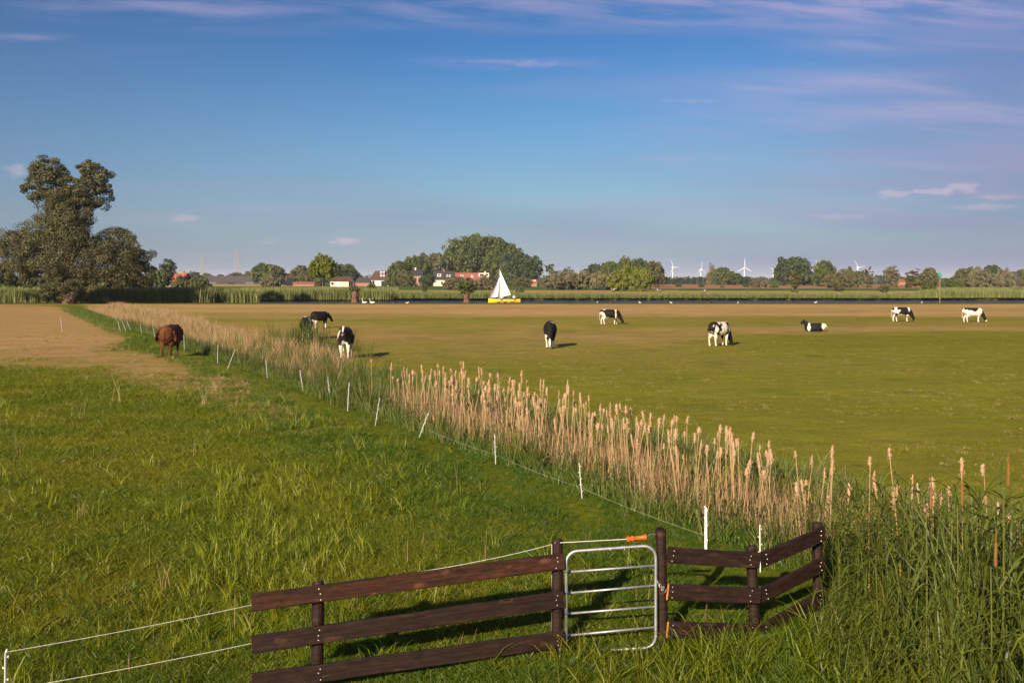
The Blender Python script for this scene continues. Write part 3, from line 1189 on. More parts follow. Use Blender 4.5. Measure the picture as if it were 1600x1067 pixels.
def build_grass():
    # meadow left of the ditch
    sh = [proto_blades('grass_%02d' % i, M['grass_a'], n=32, h=.125, spread=.12, width=.0062, lean=.9, seed=i) for i in range(3)]
    lu = [proto_blades('grass_%02d' % (3 + i), M['grass_c'], n=30, h=.17, spread=.12, width=.0068, lean=.95, seed=30 + i) for i in range(3)]
    yl = [proto_blades('grass_%02d' % (6 + i), M['grass_b'], n=6, h=.32, spread=.06, width=.0085, lean=.5, seed=60 + i) for i in range(3)]
    dr = [proto_blades('grass_%02d' % (9 + i), M['grass_dry'], n=18, h=.12, spread=.12, width=.006, lean=.9, seed=90 + i) for i in range(2)]
    tall = [proto_blades('grass_%02d' % (11 + i), M['grass_a'], n=12, h=.46, spread=.08, width=.011, lean=.75, seed=120 + i) for i in range(3)]
    wd = [proto_blades('grass_%02d' % (14 + i), M['grass_c'], n=9, h=.17, spread=.04, width=.042, lean=1.25, seed=140 + i) for i in range(2)]
    st = [proto_blades('grass_%02d' % (16 + i), M['grass_dry'], n=5, h=.48, spread=.09, width=.0038, lean=.35, seed=150 + i) for i in range(2)]
    protos = sh + lu + yl + dr + tall + wd + st
    P, IDX, S = [], [], []
    for (y0, y1, dens, sc) in ((5.6, 10, 260, .95), (10, 14, 210, 1.0), (14, 19, 135, 1.15), (19, 27, 80, 1.4), (27, 40, 34, 1.9), (40, 62, 10, 2.4)):
        xm = .75 * y1
        n = int(dens * (y1 - y0) * 2 * xm)
        x, y = rng.uniform(-xm, xm, n), rng.uniform(y0, y1, n)
        t, w = ditch(x, y)
        keep = in_view(x, y) & (w < .9)
        x, y, w = x[keep], y[keep], w[keep]
        n = len(x)
        d = dryness(x, y)
        lush = ss(w, -3.8, -.8) * .8 + ss(y, 11.5, 9) * .45
        lush = lush * (.6 + .8 * fbm(x * .5, y * .5, 70)) - .05
        yel = ss(fbm(x * .35, y * .35, 81), .48, .66) * ss(-x / y, .0, .3) * .22 + .004
        u = rng.uniform(0, 1, n)
        k = np.where(rng.uniform(0, 1, n) < lush, 3 + rng.integers(0, 3, n), rng.integers(0, 3, n))
        k = np.where((u < yel) & (y < 36), 6 + rng.integers(0, 3, n), k)
        k = np.where((u > .985) & (y < 12), 11 + rng.integers(0, 3, n), k)
        k = np.where(rng.uniform(0, 1, n) < d * .75, 9 + rng.integers(0, 2, n), k)
        k = np.where(rng.uniform(0, 1, n) < .006, 9, k)
        k = np.where((rng.uniform(0, 1, n) < .030 * ss(fbm(x * .6, y * .6, 91), .5, .65)) & (y < 24), 14 + rng.integers(0, 2, n), k)
        k = np.where((rng.uniform(0, 1, n) < .0025) & (y < 30), 16 + rng.integers(0, 2, n), k)
        s = sc * rng.uniform(.65, 1.25, n) * (.75 + .5 * fbm(x * .9, y * .9, 77))
        s = np.where((k >= 6) & (k < 9), rng.uniform(.55, 1.15, n) * np.minimum(sc, 1.3), s)
        s = s * np.where(w > -.7, .55, 1.0)
        s = s * (1 - .45 * np.clip(d * 1.5, 0, 1))
        s = np.where(trimmed(x, y, .2), s, s * .5)
        ok = rng.uniform(0, 1, n) > np.where((y > 36) & (d > .5), .9, 0)
        fl = 8.95 + .29 * np.clip(x, -2.6, 1.3)
        ok &= ~((k >= 11) & (y < fl) & (y > fl - 1.2) & (x < 1.2) & (rng.uniform(0, 1, n) < .7))
        P.append(np.stack([x, y, ground_z(x, y)], -1)[ok])
        IDX.append(k[ok])
        S.append(s[ok])
    # rank grass in front of the fence
    n = 2000
    x, y = rng.uniform(-5.2, 5.2, n), rng.uniform(6.0, 9.3, n)
    fence_y = 8.95 + .29 * np.clip(x, -2.6, 1.3) * 1.0
    kp = (y < fence_y - .05) & in_view(x, y) & (rng.uniform(0, 1, n) < .05 + .75 * ss(x, -.2, 2.0)) & (y < np.where(x < 0, 8.15, 9.3))
    x, y = x[kp], y[kp]
    P.append(np.stack([x, y, ground_z(x, y)], -1))
    IDX.append(11 + rng.integers(0, 3, len(x)))
    S.append(rng.uniform(.5, 1.1, len(x)))
    P, IDX, S = np.concatenate(P), np.concatenate(IDX), np.concatenate(S)
    scatter('pasture_grass', protos, P, rand_rot(len(P)), S, IDX, 'long green grass covering the pasture left of the ditch', 'grass')
    # short tufts on the grazed field to the right
    g1 = [proto_blades('tuft_%02d' % i, [M['grass_b'], M['grass_a'], M['grass_dry']][i], n=20, h=.10, spread=.16, width=.007, lean=.9, seed=200 + i) for i in range(3)]
    n = 34000
    y = 9 + 60 * rng.uniform(0, 1, n) ** .8
    x = rng.uniform(-.2, .57, n) * y
    t, w = ditch(x, y)
    kp = (w > 3.4) & (fbm(x * .3, y * .5, 99) > .40) & (rng.uniform(0, 1, n) < ss(y, 68, 14))
    x, y = x[kp], y[kp]
    n = len(x)
    scatter('field_grass', g1, np.stack([x, y, ground_z(x, y)], -1), rand_rot(n), rng.uniform(.5, 1.0, n), rng.choice([0, 1, 1, 1, 1, 1, 2], n),
            'short grazed grass tufts of the cow field', 'grass')


build_grass()


def build_ditch_plants():
    gr = [proto_blades('ditch_%02d' % i, M['reed'], n=9, h=1.25, spread=.16, width=.020, lean=.28, seed=300 + i) for i in range(3)]
    dl = [proto_blades('ditch_%02d' % (3 + i), M['grass_dry'], n=8, h=1.25, spread=.15, width=.013, lean=.22, seed=330 + i) for i in range(3)]
    fg = [proto_blades('ditch_%02d' % (6 + i), M['grass_dry'], n=26, h=.95, spread=.25, width=.013, lean=.30, seed=360 + i) for i in range(2)]
    gg = [proto_blades('ditch_%02d' % (8 + i), M['grass_c'], n=22, h=.62, spread=.22, width=.014, lean=.6, seed=390 + i) for i in range(3)]
    ol = [proto_blades('ditch_%02d' % (11 + i), M['reed_far'], n=18, h=.75, spread=.2, width=.012, lean=.5, seed=395 + i) for i in range(2)]
    ts = [proto_blades('ditch_%02d' % (13 + i), M['grass_dry'], n=1, h=2.2, spread=.02, width=.010, lean=.30, seed=398 + i) for i in range(2)]
    ss_ = [proto_blades('ditch_%02d' % (15 + i), M['stalks'], n=6, h=1.35, spread=.22, width=.016, lean=.10, seed=385 + i) for i in range(2)]
    protos = gr + dl + fg + gg + ol + ts + ss_
    P, IDX, S = [], [], []

    def strip(t0, t1, w0, w1, n, ids, s0, s1, prob=None):
        t, w = rng.uniform(t0, t1, n), rng.uniform(w0, w1, n)
        x, y = A0[0] + t * DU[0] + w * DN[0], A0[1] + t * DU[1] + w * DN[1]
        kp = in_view(x, y, .1) & trimmed(x, y)
        if prob is not None:
            kp &= rng.uniform(0, 1, n) < prob(t, w)
        x, y = x[kp], y[kp]
        P.append(np.stack([x, y, ground_z(x, y)], -1))
        IDX.append(rng.choice(ids, len(x)))
        S.append(rng.uniform(s0, s1, len(x)))
    # near stretch: green blades under the cattails, dead ones standing among them
    strip(-8, 16, .7, 3.6, 900, [0, 1, 2], .6, 1.05, lambda t, w: .55 + .45 * ss(t, 1, -5))
    strip(-5, 18, 1.1, 3.3, 1900, [3, 4, 5, 15, 16], .6, 1.0, lambda t, w: ss(t, -6, 1) * .8)
    strip(-8, 22, .6, 2.2, 2000, [8, 9, 10, 11, 12], .45, 1.0)
    strip(-4, 18, .8, 2.4, 420, [0, 1, 2], .5, .8)
    strip(-8, 24, 3.0, 4.6, 1300, [8, 11, 12, 12], .5, .95)
    # middle stretch: green sedge
    strip(13, 40, .75, 4.0, 2800, [0, 1, 8, 9, 10, 11, 12, 12], .55, 1.05)
    # far stretch: dry pale reed on the field side, green towards the fence
    strip(24, 70, 1.8, 4.4, 3000, [6, 7, 6, 7, 3, 12, 11], .55, 1.05, lambda t, w: ss(t, 24, 36) * (.35 + 1.1 * ss(fbm(t * .35, w * .6, 61), .35, .6)))
    strip(24, 70, 1.2, 4.2, 1100, [8, 9, 0, 12, 11], .6, 1.0)
    strip(30, 75, .8, 2.2, 2300, [8, 9, 10, 0, 1, 12], .6, 1.0)
    strip(60, 118, 1.2, 5.0, 2600, [6, 7, 11, 12], .8, 1.3)
    strip(60, 118, .6, 1.8, 1200, [8, 9, 10, 12], .6, .9)
    strip(60, 118, -1.5, .8, 1200, [8, 9, 10, 12], .25, .4)
    # a clump of green reed left of the middle cows
    for (px, Y, n, s) in ((478, 50, 60, 1.15), (520, 44, 40, .8), (455, 52, 30, .8), (600, 27, 60, .9)):
        x, y = wx(px, Y) + rng.normal(0, .9, n), Y + rng.normal(0, .8, n)
        P.append(np.stack([x, y, ground_z(x, y)], -1))
        IDX.append(rng.choice([0, 1, 2], n))
        S.append(rng.uniform(.8, 1.2, n) * s)
    strip(-5.5, 1, .5, 3.8, 26, [13, 14], .8, 1.15)
    P, IDX, S = np.concatenate(P), np.concatenate(IDX), np.concatenate(S)
    scatter('ditch_reeds', protos, P, rand_rot(len(P), .07), S, IDX, 'mixed green and pale dry reeds growing along the ditch', 'reeds')

    # reed bed in the right foreground
    rd = [proto_reed('reed_%02d' % i, M['reed'], 1.7, 400 + i, 12, .46, .024) for i in range(5)]
    rd += [proto_blades('reed_%02d' % (5 + i), M['reed'], n=8, h=1.75, spread=.10, width=.026, lean=.34, seed=440 + i) for i in range(2)]
    rd += [proto_blades('reed_%02d' % (7 + i), M['grass_a'], n=12, h=.60, spread=.12, width=.013, lean=.75, seed=450 + i) for i in range(2)]
    rd += [proto_blades('reed_%02d' % (9 + i), M['grass_dry'], n=4, h=1.3, spread=.12, width=.012, lean=.55, seed=460 + i) for i in range(2)]
    n = 3600
    x, y = rng.uniform(1.7, 7.5, n), rng.uniform(5.6, 12.5, n)
    px = 800 + x / y * FOC
    t, w = ditch(x, y)
    lim = 1215 + 60 * fbm(y * 1.5, y * 0, 5)
    kp = (px > lim) & (px < 1700) & ((y < 9.2 + .45 * (x - 2.2)) | (x > 3.25)) & (w < 2.6)
    x, y, px = x[kp], y[kp], px[kp]
    n = len(x)
    hgt = .32 + .53 * ss(x - .12 * (y - 8), 2.3, 4.0)
    k = rng.choice([0, 1, 2, 3, 4, 0, 1, 2, 3, 4, 5, 6, 7, 8], n)
    k = np.where((px > 1420) & (rng.uniform(0, 1, n) < .4), rng.choice([5, 6], n), k)
    k = np.where(rng.uniform(0, 1, n) < .045, rng.choice([9, 10], n), k)
    kp = rng.uniform(0, 1, n) < np.where((k >= 7) & (k < 9), 1, .40)
    scatter('reed_bed', rd, np.stack([x, y, ground_z(x, y)], -1)[kp], rand_rot(n, .09)[kp], (hgt * rng.uniform(.8, 1.12, n))[kp], k[kp],
            'dense green reed bed filling the right foreground', 'reeds')
    # sedge clump at the bottom left corner
    sg = [proto_blades('sedge_%02d' % i, M['grass_a'] if i else M['grass_b'], n=14, h=.75, spread=.07, width=.012, lean=.25, seed=470 + i) for i in range(3)]
    c = np.array([(wx(40, 7.2), 7.2), (wx(60, 7.1), 7.1), (wx(95, 6.9), 6.9), (wx(20, 6.9), 6.9), (wx(160, 6.7), 6.7), (wx(260, 6.5), 6.5), (wx(380, 6.5), 6.5)])
    scatter('sedge', sg, np.column_stack([c, ground_z(c[:, 0], c[:, 1])]), rand_rot(len(c), .05), np.array([.85, .8, .7, .75, .7, .65, .7]), [0, 1, 2, 1, 2, 1, 2],
            'tall sedge blades at the bottom left corner', 'sedge')

    # reed belts by the river
    fr = [proto_blades('belt_%02d' % i, M['reed_far'], n=26, h=2.3, spread=.75, width=.075, lean=.18, seed=500 + i) for i in range(4)]
    P, S = [], []

    def belt(px0, px1, Y0, Y1, n, s0, s1, base=0.0):
        y = rng.uniform(Y0, Y1, n)
        x = wx(rng.uniform(px0, px1, n), y)
        P.append(np.stack([x, y, np.full(n, base)], -1))
        S.append(rng.uniform(s0, s1, n) * (.8 + .4 * fbm(x * .15, y * .15, 7)))
    belt(-700, 330, 152, 162, 5200, .92, 1.12, .0)
    belt(300, 400, 156, 166, 420, .85, 1.05, -.1)
    belt(380, 610, Y_FAR - 4, Y_FAR + 8, 1500, .85, 1.1, -.3)
    belt(590, 800, Y_FAR - 1, Y_FAR + 9, 1100, .50, .72, -.1)
    belt(780, 1480, Y_FAR, Y_FAR + 10, 3200, .38, .55, -.05)
    belt(1440, 2200, Y_FAR, Y_FAR + 14, 3600, .55, .85, .0)
    belt(1440, 2200, 215, 290, 3200, .55, .8, .1)
    belt(380, 620, 205, 300, 2200, .5, .75, .1)
    P, S = np.concatenate(P), np.concatenate(S)
    scatter('reed_belt', fr, P, rand_rot(len(P), .05), S, rng.integers(0, 4, len(P)), 'green reed belts lining both banks of the river', 'reeds')


build_ditch_plants()


def build_cattails():
    stalks, heads, leaves = [], [], []
    for k in range(14):
        rr = random.Random(700 + k)
        h = 1.0
        lx, ly = rr.uniform(-.09, .11), rr.uniform(-.08, .08)
        pts = [(lx * f * f, ly * f * f, h * f) for f in (0, .25, .5, .75, 1)]
        stalks.append(MB().tube(pts, [.0075, .0068, .0062, .0055, .0045], 6).mesh('cattail', M['stalk']))
        r = random.Random(800 + k)
        L_ = r.uniform(.12, .29)
        w = r.uniform(.010, .023)
        n = 9
        P = [(lx + r.uniform(-.004, .004), ly + r.uniform(-.004, .004), L_ * (i / (n - 1)) - .03) for i in range(n)]
        rad = [.006] + [w * r.uniform(.75, 1.25) * (1.0 if 1 < i < n - 2 else .7) for i in range(1, n - 1)] + [.004]
        b = MB().tube(P, rad, 8)
        for q in range(26):                                      # loose tufts of fluff
            a, f = r.uniform(0, 6.283), r.uniform(.05, .9)
            c = Vector((lx + math.cos(a) * w * .9, ly + math.sin(a) * w * .9, L_ * f - .03))
            e = Vector((math.cos(a), math.sin(a), r.uniform(-.6, .5))) * r.uniform(.008, .020)
            s = Vector((-math.sin(a), math.cos(a), 0)) * .007
            b.add([c - s, c + s, c + e + Vector((0, 0, .006)), c + e - Vector((0, 0, .006))], [(0, 1, 2, 3)])
        heads.append(b.mesh('seed_head', M['fluff']))
        V, Q, T, tint = blade(1, .95, .01, .016, .30, 900 + k)
        leaves.append(mesh_np('leaf', V, [Q, T], M['grass_dry'], False, {'tint': tint}))
    green_stalk = stalks[0].copy()
    green_stalk.materials.clear()
    green_stalk.materials.append(M['green_stem'])
    spike = MB().tube([(0, 0, -.02), (0, 0, 0), (0, 0, .15), (0, 0, .165), (0, 0, .26)], [.004, .011, .011, .004, .002], 8).mesh('seed_head', M['spike'])
    spots = []
    rr = random.Random(77)
    for i in range(285):
        t = rr.uniform(-2.0, 16.2)
        w = min(max(rr.gauss(2.05, .50), 1.0), 3.2)
        if t < 1.5 and rr.random() < .55:
            continue
        spots.append((t, w, rr.uniform(1.18, 1.70) + .08 * min(1, t / 8) - .12 * (t < 2)))
    for i in range(17):                                          # stragglers among the green leaves at right
        spots.append((rr.uniform(-4.2, -.5), rr.uniform(.2, 3.2), rr.uniform(1.15, 1.7)))
    for j, (t, w, h) in enumerate(spots):
        x, y = A0[0] + t * DU[0] + w * DN[0], A0[1] + t * DU[1] + w * DN[1]
        z = float(ground_z(np.array([x]), np.array([y]))[0])
        k = j % 14
        s = h
        fat = 1.0 + .018 * (y - 12)
        o = link('cattail', stalks[k], None, (x, y, z), (rr.gauss(0, .075), rr.gauss(.03, .085), rr.uniform(0, 6.28)), (fat, fat, s))
        r2 = random.Random(j)
        hd = link('seed_head', heads[k], o, (0, 0, 1.0), (0, 0, 0), (r2.uniform(.7, 1.15), r2.uniform(.7, 1.15), r2.uniform(.6, 1.1) / s))
        if r2.random() < .7:
            link('leaf', leaves[r2.randrange(6)], o, (0, 0, .05 / s), (0, 0, r2.uniform(0, 6.28)), (1 / fat, 1 / fat, r2.uniform(.7, 1.05)))
        if t > -.2:
            tag(o, 'dry tan cattail with fluffy seed head in the row along the ditch', 'cattail', 'fluffy cattails in the ditch row')
        else:
            tag(o, 'scattered fluffy cattail standing among green leaves right of the fence corner', 'cattail', 'scattered cattails at the right')
    for (px, py, Y) in ((1446, 790, 8.1), (1494, 785, 8.0), (1564, 755, 7.6), (1547, 880, 7.2)):
        z = wz(py, Y)
        x = wx(px, Y)
        g = float(ground_z(np.array([x]), np.array([Y]))[0])
        o = link('cattail', green_stalk, None, (x, Y, g), (.02, .02, 0), (1, 1, z - g))
        link('seed_head', spike, o, (0, 0, 1.0), (0, 0, 0), (1, 1, 1 / (z - g)))
        tag(o, 'slim unripe brown cattail spike rising from the right foreground reeds', 'cattail', 'unripe cattail spikes at the right')


build_cattails()


# ------------------------------------------------------------------ trees
def crown_np(lobes, n, leaf, seed, clump=.30, sub=None):
    """leaf quads gathered in clumps on the shells of the given ellipsoid lobes (x, y, z, rx, ry, rz)"""
    r = np.random.default_rng(seed)
    lobes = np.array(lobes, float)
    area = (lobes[:, 3] * lobes[:, 5] + lobes[:, 4] * lobes[:, 5] + lobes[:, 3] * lobes[:, 4]) ** .9
    nsub = sub or max(24, n // 55)
    li = r.choice(len(lobes), nsub, p=area / area.sum())
    d = r.normal(size=(nsub, 3))
    d[:, 2] += .25
    d /= np.linalg.norm(d, axis=1)[:, None]
    rad = r.uniform(.58, 1.0, nsub) ** .7 * r.uniform(.88, 1.10, nsub)
    cc = lobes[li, :3] + d * lobes[li, 3:] * rad[:, None]
    cr = clump * np.minimum(np.minimum(lobes[li, 3], lobes[li, 4]), lobes[li, 5]) * r.uniform(.6, 1.35, nsub)
    lt = r.normal(0, .18, len(lobes))
    ct = np.clip(r.normal(.5, .24, nsub) + lt[li], -.1, 1.1)
    si = r.integers(0, nsub, n)
    e = r.normal(size=(n, 3))
    e /= np.linalg.norm(e, axis=1)[:, None]
    e = e + d[si] * .45 + np.array((0, 0, .15))
    e /= np.linalg.norm(e, axis=1)[:, None]
    rr = r.uniform(.35, 1.0, n) ** .6
    c = cc[si] + e * (cr[si] * rr)[:, None] * np.array((1.15, 1.15, .85))
    nrm = e + r.normal(size=(n, 3)) * .55
    nrm /= np.linalg.norm(nrm, axis=1)[:, None]
    a = np.cross(nrm, r.normal(size=(n, 3)))
    a /= np.linalg.norm(a, axis=1)[:, None]
    b = np.cross(nrm, a)
    s = leaf * r.uniform(.55, 1.35, n)
    a *= s[:, None]
    b *= (s * r.uniform(.5, .8, n))[:, None]
    k = nrm * (s * .18)[:, None]
    V = np.stack([c - a, c - b + k, c + a, c + b + k], 1).reshape(-1, 3)
    F = np.arange(4 * n).reshape(n, 4)
    tint = np.repeat(np.clip(ct[si] + r.normal(0, .22, n), 0, 1), 4)
    return V, F, tint


def unit_crown(kind, seed, n):
    """a crown normalised to x, y in -1..1 and z in 0..1, grown at its natural proportions"""
    r = random.Random(seed)
    L_ = []
    asp = {'round': 1.35, 'dome': 1.9, 'oval': 2.4, 'ragged': 2.3, 'bush': 1.0, 'column': 4.5, 'ball': 1.6}[kind]   # height over half width

    def lobe(x, y, z, rx, rz=None):
        L_.append((x, y, z, rx, rx, rz if rz else rx * r.uniform(.75, .95)))
    if kind in ('round', 'dome'):
        lobe(0, 0, asp * .48, .62, asp * .30)
        for i in range(34):                                      # many overlapping boughs over a dome
            a = i * 2.4 + r.uniform(-.3, .3)
            e = math.asin(min(1, .02 + .96 * ((i + .5) / 34))) if kind == 'round' else math.asin(min(1, -.25 + 1.22 * (i + .5) / 34))
            q = .72 * r.uniform(.88, 1.1)
            rr_ = r.uniform(.20, .34)
            lobe(q * math.cos(e) * math.cos(a), q * math.cos(e) * math.sin(a), asp * (.30 + .48 * math.sin(e)) * r.uniform(.95, 1.05), rr_)
    elif kind == 'oval':
        for i in range(26):
            f = (i + .5) / 26
            w = math.sin(math.pi * (.10 + .82 * f)) ** .7
            a = i * 2.4
            q = .58 * w * r.uniform(.8, 1.1)
            lobe(q * math.cos(a), q * math.sin(a), asp * (.12 + .78 * f), (.24 + .16 * w) * r.uniform(.8, 1.2))
    elif kind == 'ragged':
        for i in range(22):
            f = (i + .5) / 22
            w = (1 - .75 * abs(f - .35)) * r.uniform(.7, 1.15)
            a = r.uniform(0, 6.28)
            q = .6 * w * r.uniform(.5, 1.1)
            lobe(q * math.cos(a), q * math.sin(a), asp * (.10 + .82 * f), .26 * w * r.uniform(.8, 1.25))
    elif kind == 'bush':
        for i in range(30):
            a = i * 2.4 + r.uniform(-.4, .4)
            q = math.sqrt((i + .5) / 30) * .78
            lobe(q * math.cos(a), q * math.sin(a), asp * (.16 + r.uniform(.25, .58) * (1 - q * q * .85)), r.uniform(.18, .30))
    elif kind == 'column':
        for i in range(26):
            f = (i + .5) / 26
            w = math.sin(math.pi * (.12 + .80 * f)) ** .6
            a = i * 2.4
            lobe(.45 * w * math.cos(a), .45 * w * math.sin(a), asp * (.06 + .87 * f), .5 * w * r.uniform(.8, 1.15))
    elif kind == 'ball':
        for i in range(24):
            a, e = i * 2.4, math.asin(-.8 + 1.75 * (i + .5) / 24)
            lobe(.66 * math.cos(e) * math.cos(a), .66 * math.cos(e) * math.sin(a), asp * (.46 + .34 * math.sin(e)), r.uniform(.22, .34))
    leaf = {'round': .038, 'dome': .034, 'oval': .052, 'ragged': .048, 'bush': .038, 'column': .09, 'ball': .052}[kind]
    V, F, t = crown_np(L_, n, leaf, seed, .48, max(60, n // 48))
    lo, hi = np.percentile(V, .3, axis=0), np.percentile(V, 99.7, axis=0)
    V = (V - np.array(((lo[0] + hi[0]) / 2, (lo[1] + hi[1]) / 2, lo[2]))) / np.array(((hi[0] - lo[0]) / 2, (hi[1] - lo[1]) / 2, hi[2] - lo[2]))
    return mesh_np('crown', V, F, M['leaf_mid'], False, {'tint': t})


CROWNS = {}
for kd, cnt, nn in (('round', 4, 17000), ('dome', 3, 24000), ('oval', 3, 10000), ('ragged', 3, 8500), ('bush', 4, 14000), ('column', 2, 6000), ('ball', 2, 6000)):
    CROWNS[kd] = [unit_crown(kd, 40 * len(CROWNS) + i, nn) for i in range(cnt)]


def unit_trunk(seed):
    r = random.Random(seed)
    b = MB()
    b.tube([(0, 0, -.03), (.01, 0, .06), (r.uniform(-.03, .03), 0, .35), (r.uniform(-.05, .05), 0, .72)], [.085, .062, .045, .015], 8)
    for i in range(6):
        a = i * 1.05 + r.uniform(-.3, .3)
        z = r.uniform(.24, .42)
        q = r.uniform(.3, .6)
        b.tube([(0, 0, z), (q * .5 * math.cos(a), q * .5 * math.sin(a), z + .16), (q * math.cos(a), q * math.sin(a), z + .34)], [.030, .018, .006], 6)
    return b.mesh('trunk', M['bark'])


TRUNKS = [unit_trunk(i) for i in range(3)]
TREE_N = [0]


def tree(name, px, top, hw, Y, kind, mat, label, cb=.12, depth=1.0, group=None, bark='bark', base=0.0, tw=1.0, cat='tree'):
    i = TREE_N[0]
    TREE_N[0] += 1
    s = Y / FOC
    h = wz(top, Y) - base
    e = empty(name, (wx(px, Y), Y, base), (i * 1.7) % 6.28)
    t = link('trunk', TRUNKS[i % 3], e, (0, 0, 0), (0, 0, 0), (h * .42 * tw, h * .42 * tw, h))
    if bark != 'bark':
        t.material_slots[0].link = 'OBJECT'
        t.material_slots[0].material = M[bark]
    c = link('crown', CROWNS[kind][i % len(CROWNS[kind])], e, (0, 0, h * cb), (0, 0, 0), (hw * s, hw * s * depth, h * (1 - cb)))
    c.material_slots[0].link = 'OBJECT'
    c.material_slots[0].material = M[mat]
    tag(e, label, cat, group)
    return e


def build_big_tree():
    Y = 143.0
    s = Y / FOC
    e = empty('poplar_tree', (wx(108, Y), Y, 0))
    tag(e, 'huge ragged grey-green poplar towering at the left edge of the fields', 'tree')

    def P(px, py, dy=0.0):
        return ((px - 108) * s, dy, wz(py, Y))
    lob = []
    for (px, py, rx, rz, dy) in ((76, 268, 24, 22, 0), (66, 292, 24, 22, .4), (90, 295, 26, 26, -.5), (54, 300, 17, 12, -.6), (74, 316, 28, 20, .2), (144, 276, 22, 20, .3), (140, 300, 24, 22, -.4), (158, 290, 15, 12, -.5), (132, 322, 24, 20, .3), (150, 310, 20, 18, .6), (128, 290, 18, 22, .5), (162, 276, 12, 10, .1), (138, 262, 14, 10, -.2),
                                 (106, 338, 40, 26, -.8), (104, 364, 42, 30, -1.0), (40, 385, 42, 34, .2), (18, 400, 34, 34, .8), (62, 400, 40, 32, -1.3), (122, 402, 46, 36, -1.4),
                                 (186, 386, 34, 28, -.4), (175, 412, 44, 30, -.9), (212, 414, 27, 26, .3), (225, 428, 16, 18, .6), (120, 432, 40, 20, -1.2), (60, 428, 42, 20, -.4),
                                 (20, 428, 30, 18, .6), (-20, 410, 36, 32, .3), (172, 436, 40, 16, -.2), (108, 448, 24, 18, -1.2), (86, 446, 22, 14, -.8), (134, 448, 24, 14, -.8), (112, 318, 24, 26, .2), (110, 296, 12, 14, .5), (90, 340, 34, 36, 1.6), (150, 400, 50, 36, 2.0), (60, 395, 50, 36, 2.0)):
        x, y, z = P(px, py, dy * 1.6)
        lob.append((x, y, z, rx * s, rx * s * .9, rz * s))
    V, F, t = crown_np(lob, 170000, .115, 5, .38, 1150)
    link('crown', mesh_np('crown', V, F, M['leaf_big'], False, {'tint': t}), e)
    b = MB()
    b.tube([(0, 0, -.2), (.05, 0, .5), (.0, 0, 3), (-.3, 0, 7), (-1.2, 0, 12), (-2.2, 0, 18)], [1.05, .95, .9, .75, .5, .1], 12)
    for p in ((-6, .2, 9), (-3, -.5, 17), (3.6, .3, 17), (7, -.3, 9), (10, .2, 6.5), (-9, .5, 6), (2, -2, 10), (0, 2, 11)):
        b.tube([(0, 0, 2.6 + p[2] * .12), (p[0] * .45, p[1] * .5, p[2] * .62), p], [.45, .28, .06], 7)
    b.build('trunk', M['bark'], e, smooth=True)


build_big_tree()


def pollard(px, foot, top_trunk, top, hw, Y, mat, label, tr=.5, bark='bark_red', z0=0.0, lean=0.0):
    """pollard willow: thick knobbly bole with a ball of young shoots"""
    s = Y / FOC
    e = empty('pollard_willow', (wx(px, Y), Y, z0))
    r = random.Random(int(px))
    zt, zc = wz(top_trunk, Y) - z0, wz(top, Y) - z0
    b = MB()
    b.tube([(0, 0, -.5), (0, 0, .1), (lean * .3, 0, zt * .5), (lean, 0, zt), (lean, 0, zt + .25)], [tr * 1.7, tr * 1.25, tr * .85, tr * 1.25, tr * .6], 12)
    for i in range(9):                                           # burrs on the bole
        a, f = r.uniform(0, 6.28), r.uniform(.15, 1.0)
        b.ball((lean * f + math.cos(a) * tr * .8, math.sin(a) * tr * .8, zt * f), (tr * .35, tr * .35, tr * .5), 7, 5)
    for i in range(6):
        a = i * 1.05 + r.uniform(-.3, .3)
        b.tube([(lean, 0, zt - .1), (lean + math.cos(a) * tr * 1.4, math.sin(a) * tr * 1.4, zt + (zc - zt) * .35), (lean + math.cos(a) * tr * 2.2, math.sin(a) * tr * 2.2, zt + (zc - zt) * .7)], [tr * .35, tr * .2, .03], 6)
    b.build('trunk', M[bark], e, smooth=True)
    zlow = zt - (zc - zt) * .10
    c = link('crown', CROWNS['ball'][int(px) % 2], e, (lean, 0, zlow), (0, 0, px), (hw * s, hw * s, zc - zlow))
    c.material_slots[0].link = 'OBJECT'
    c.material_slots[0].material = M[mat]
    tag(e, label, 'tree', 'pollard willows along the river')


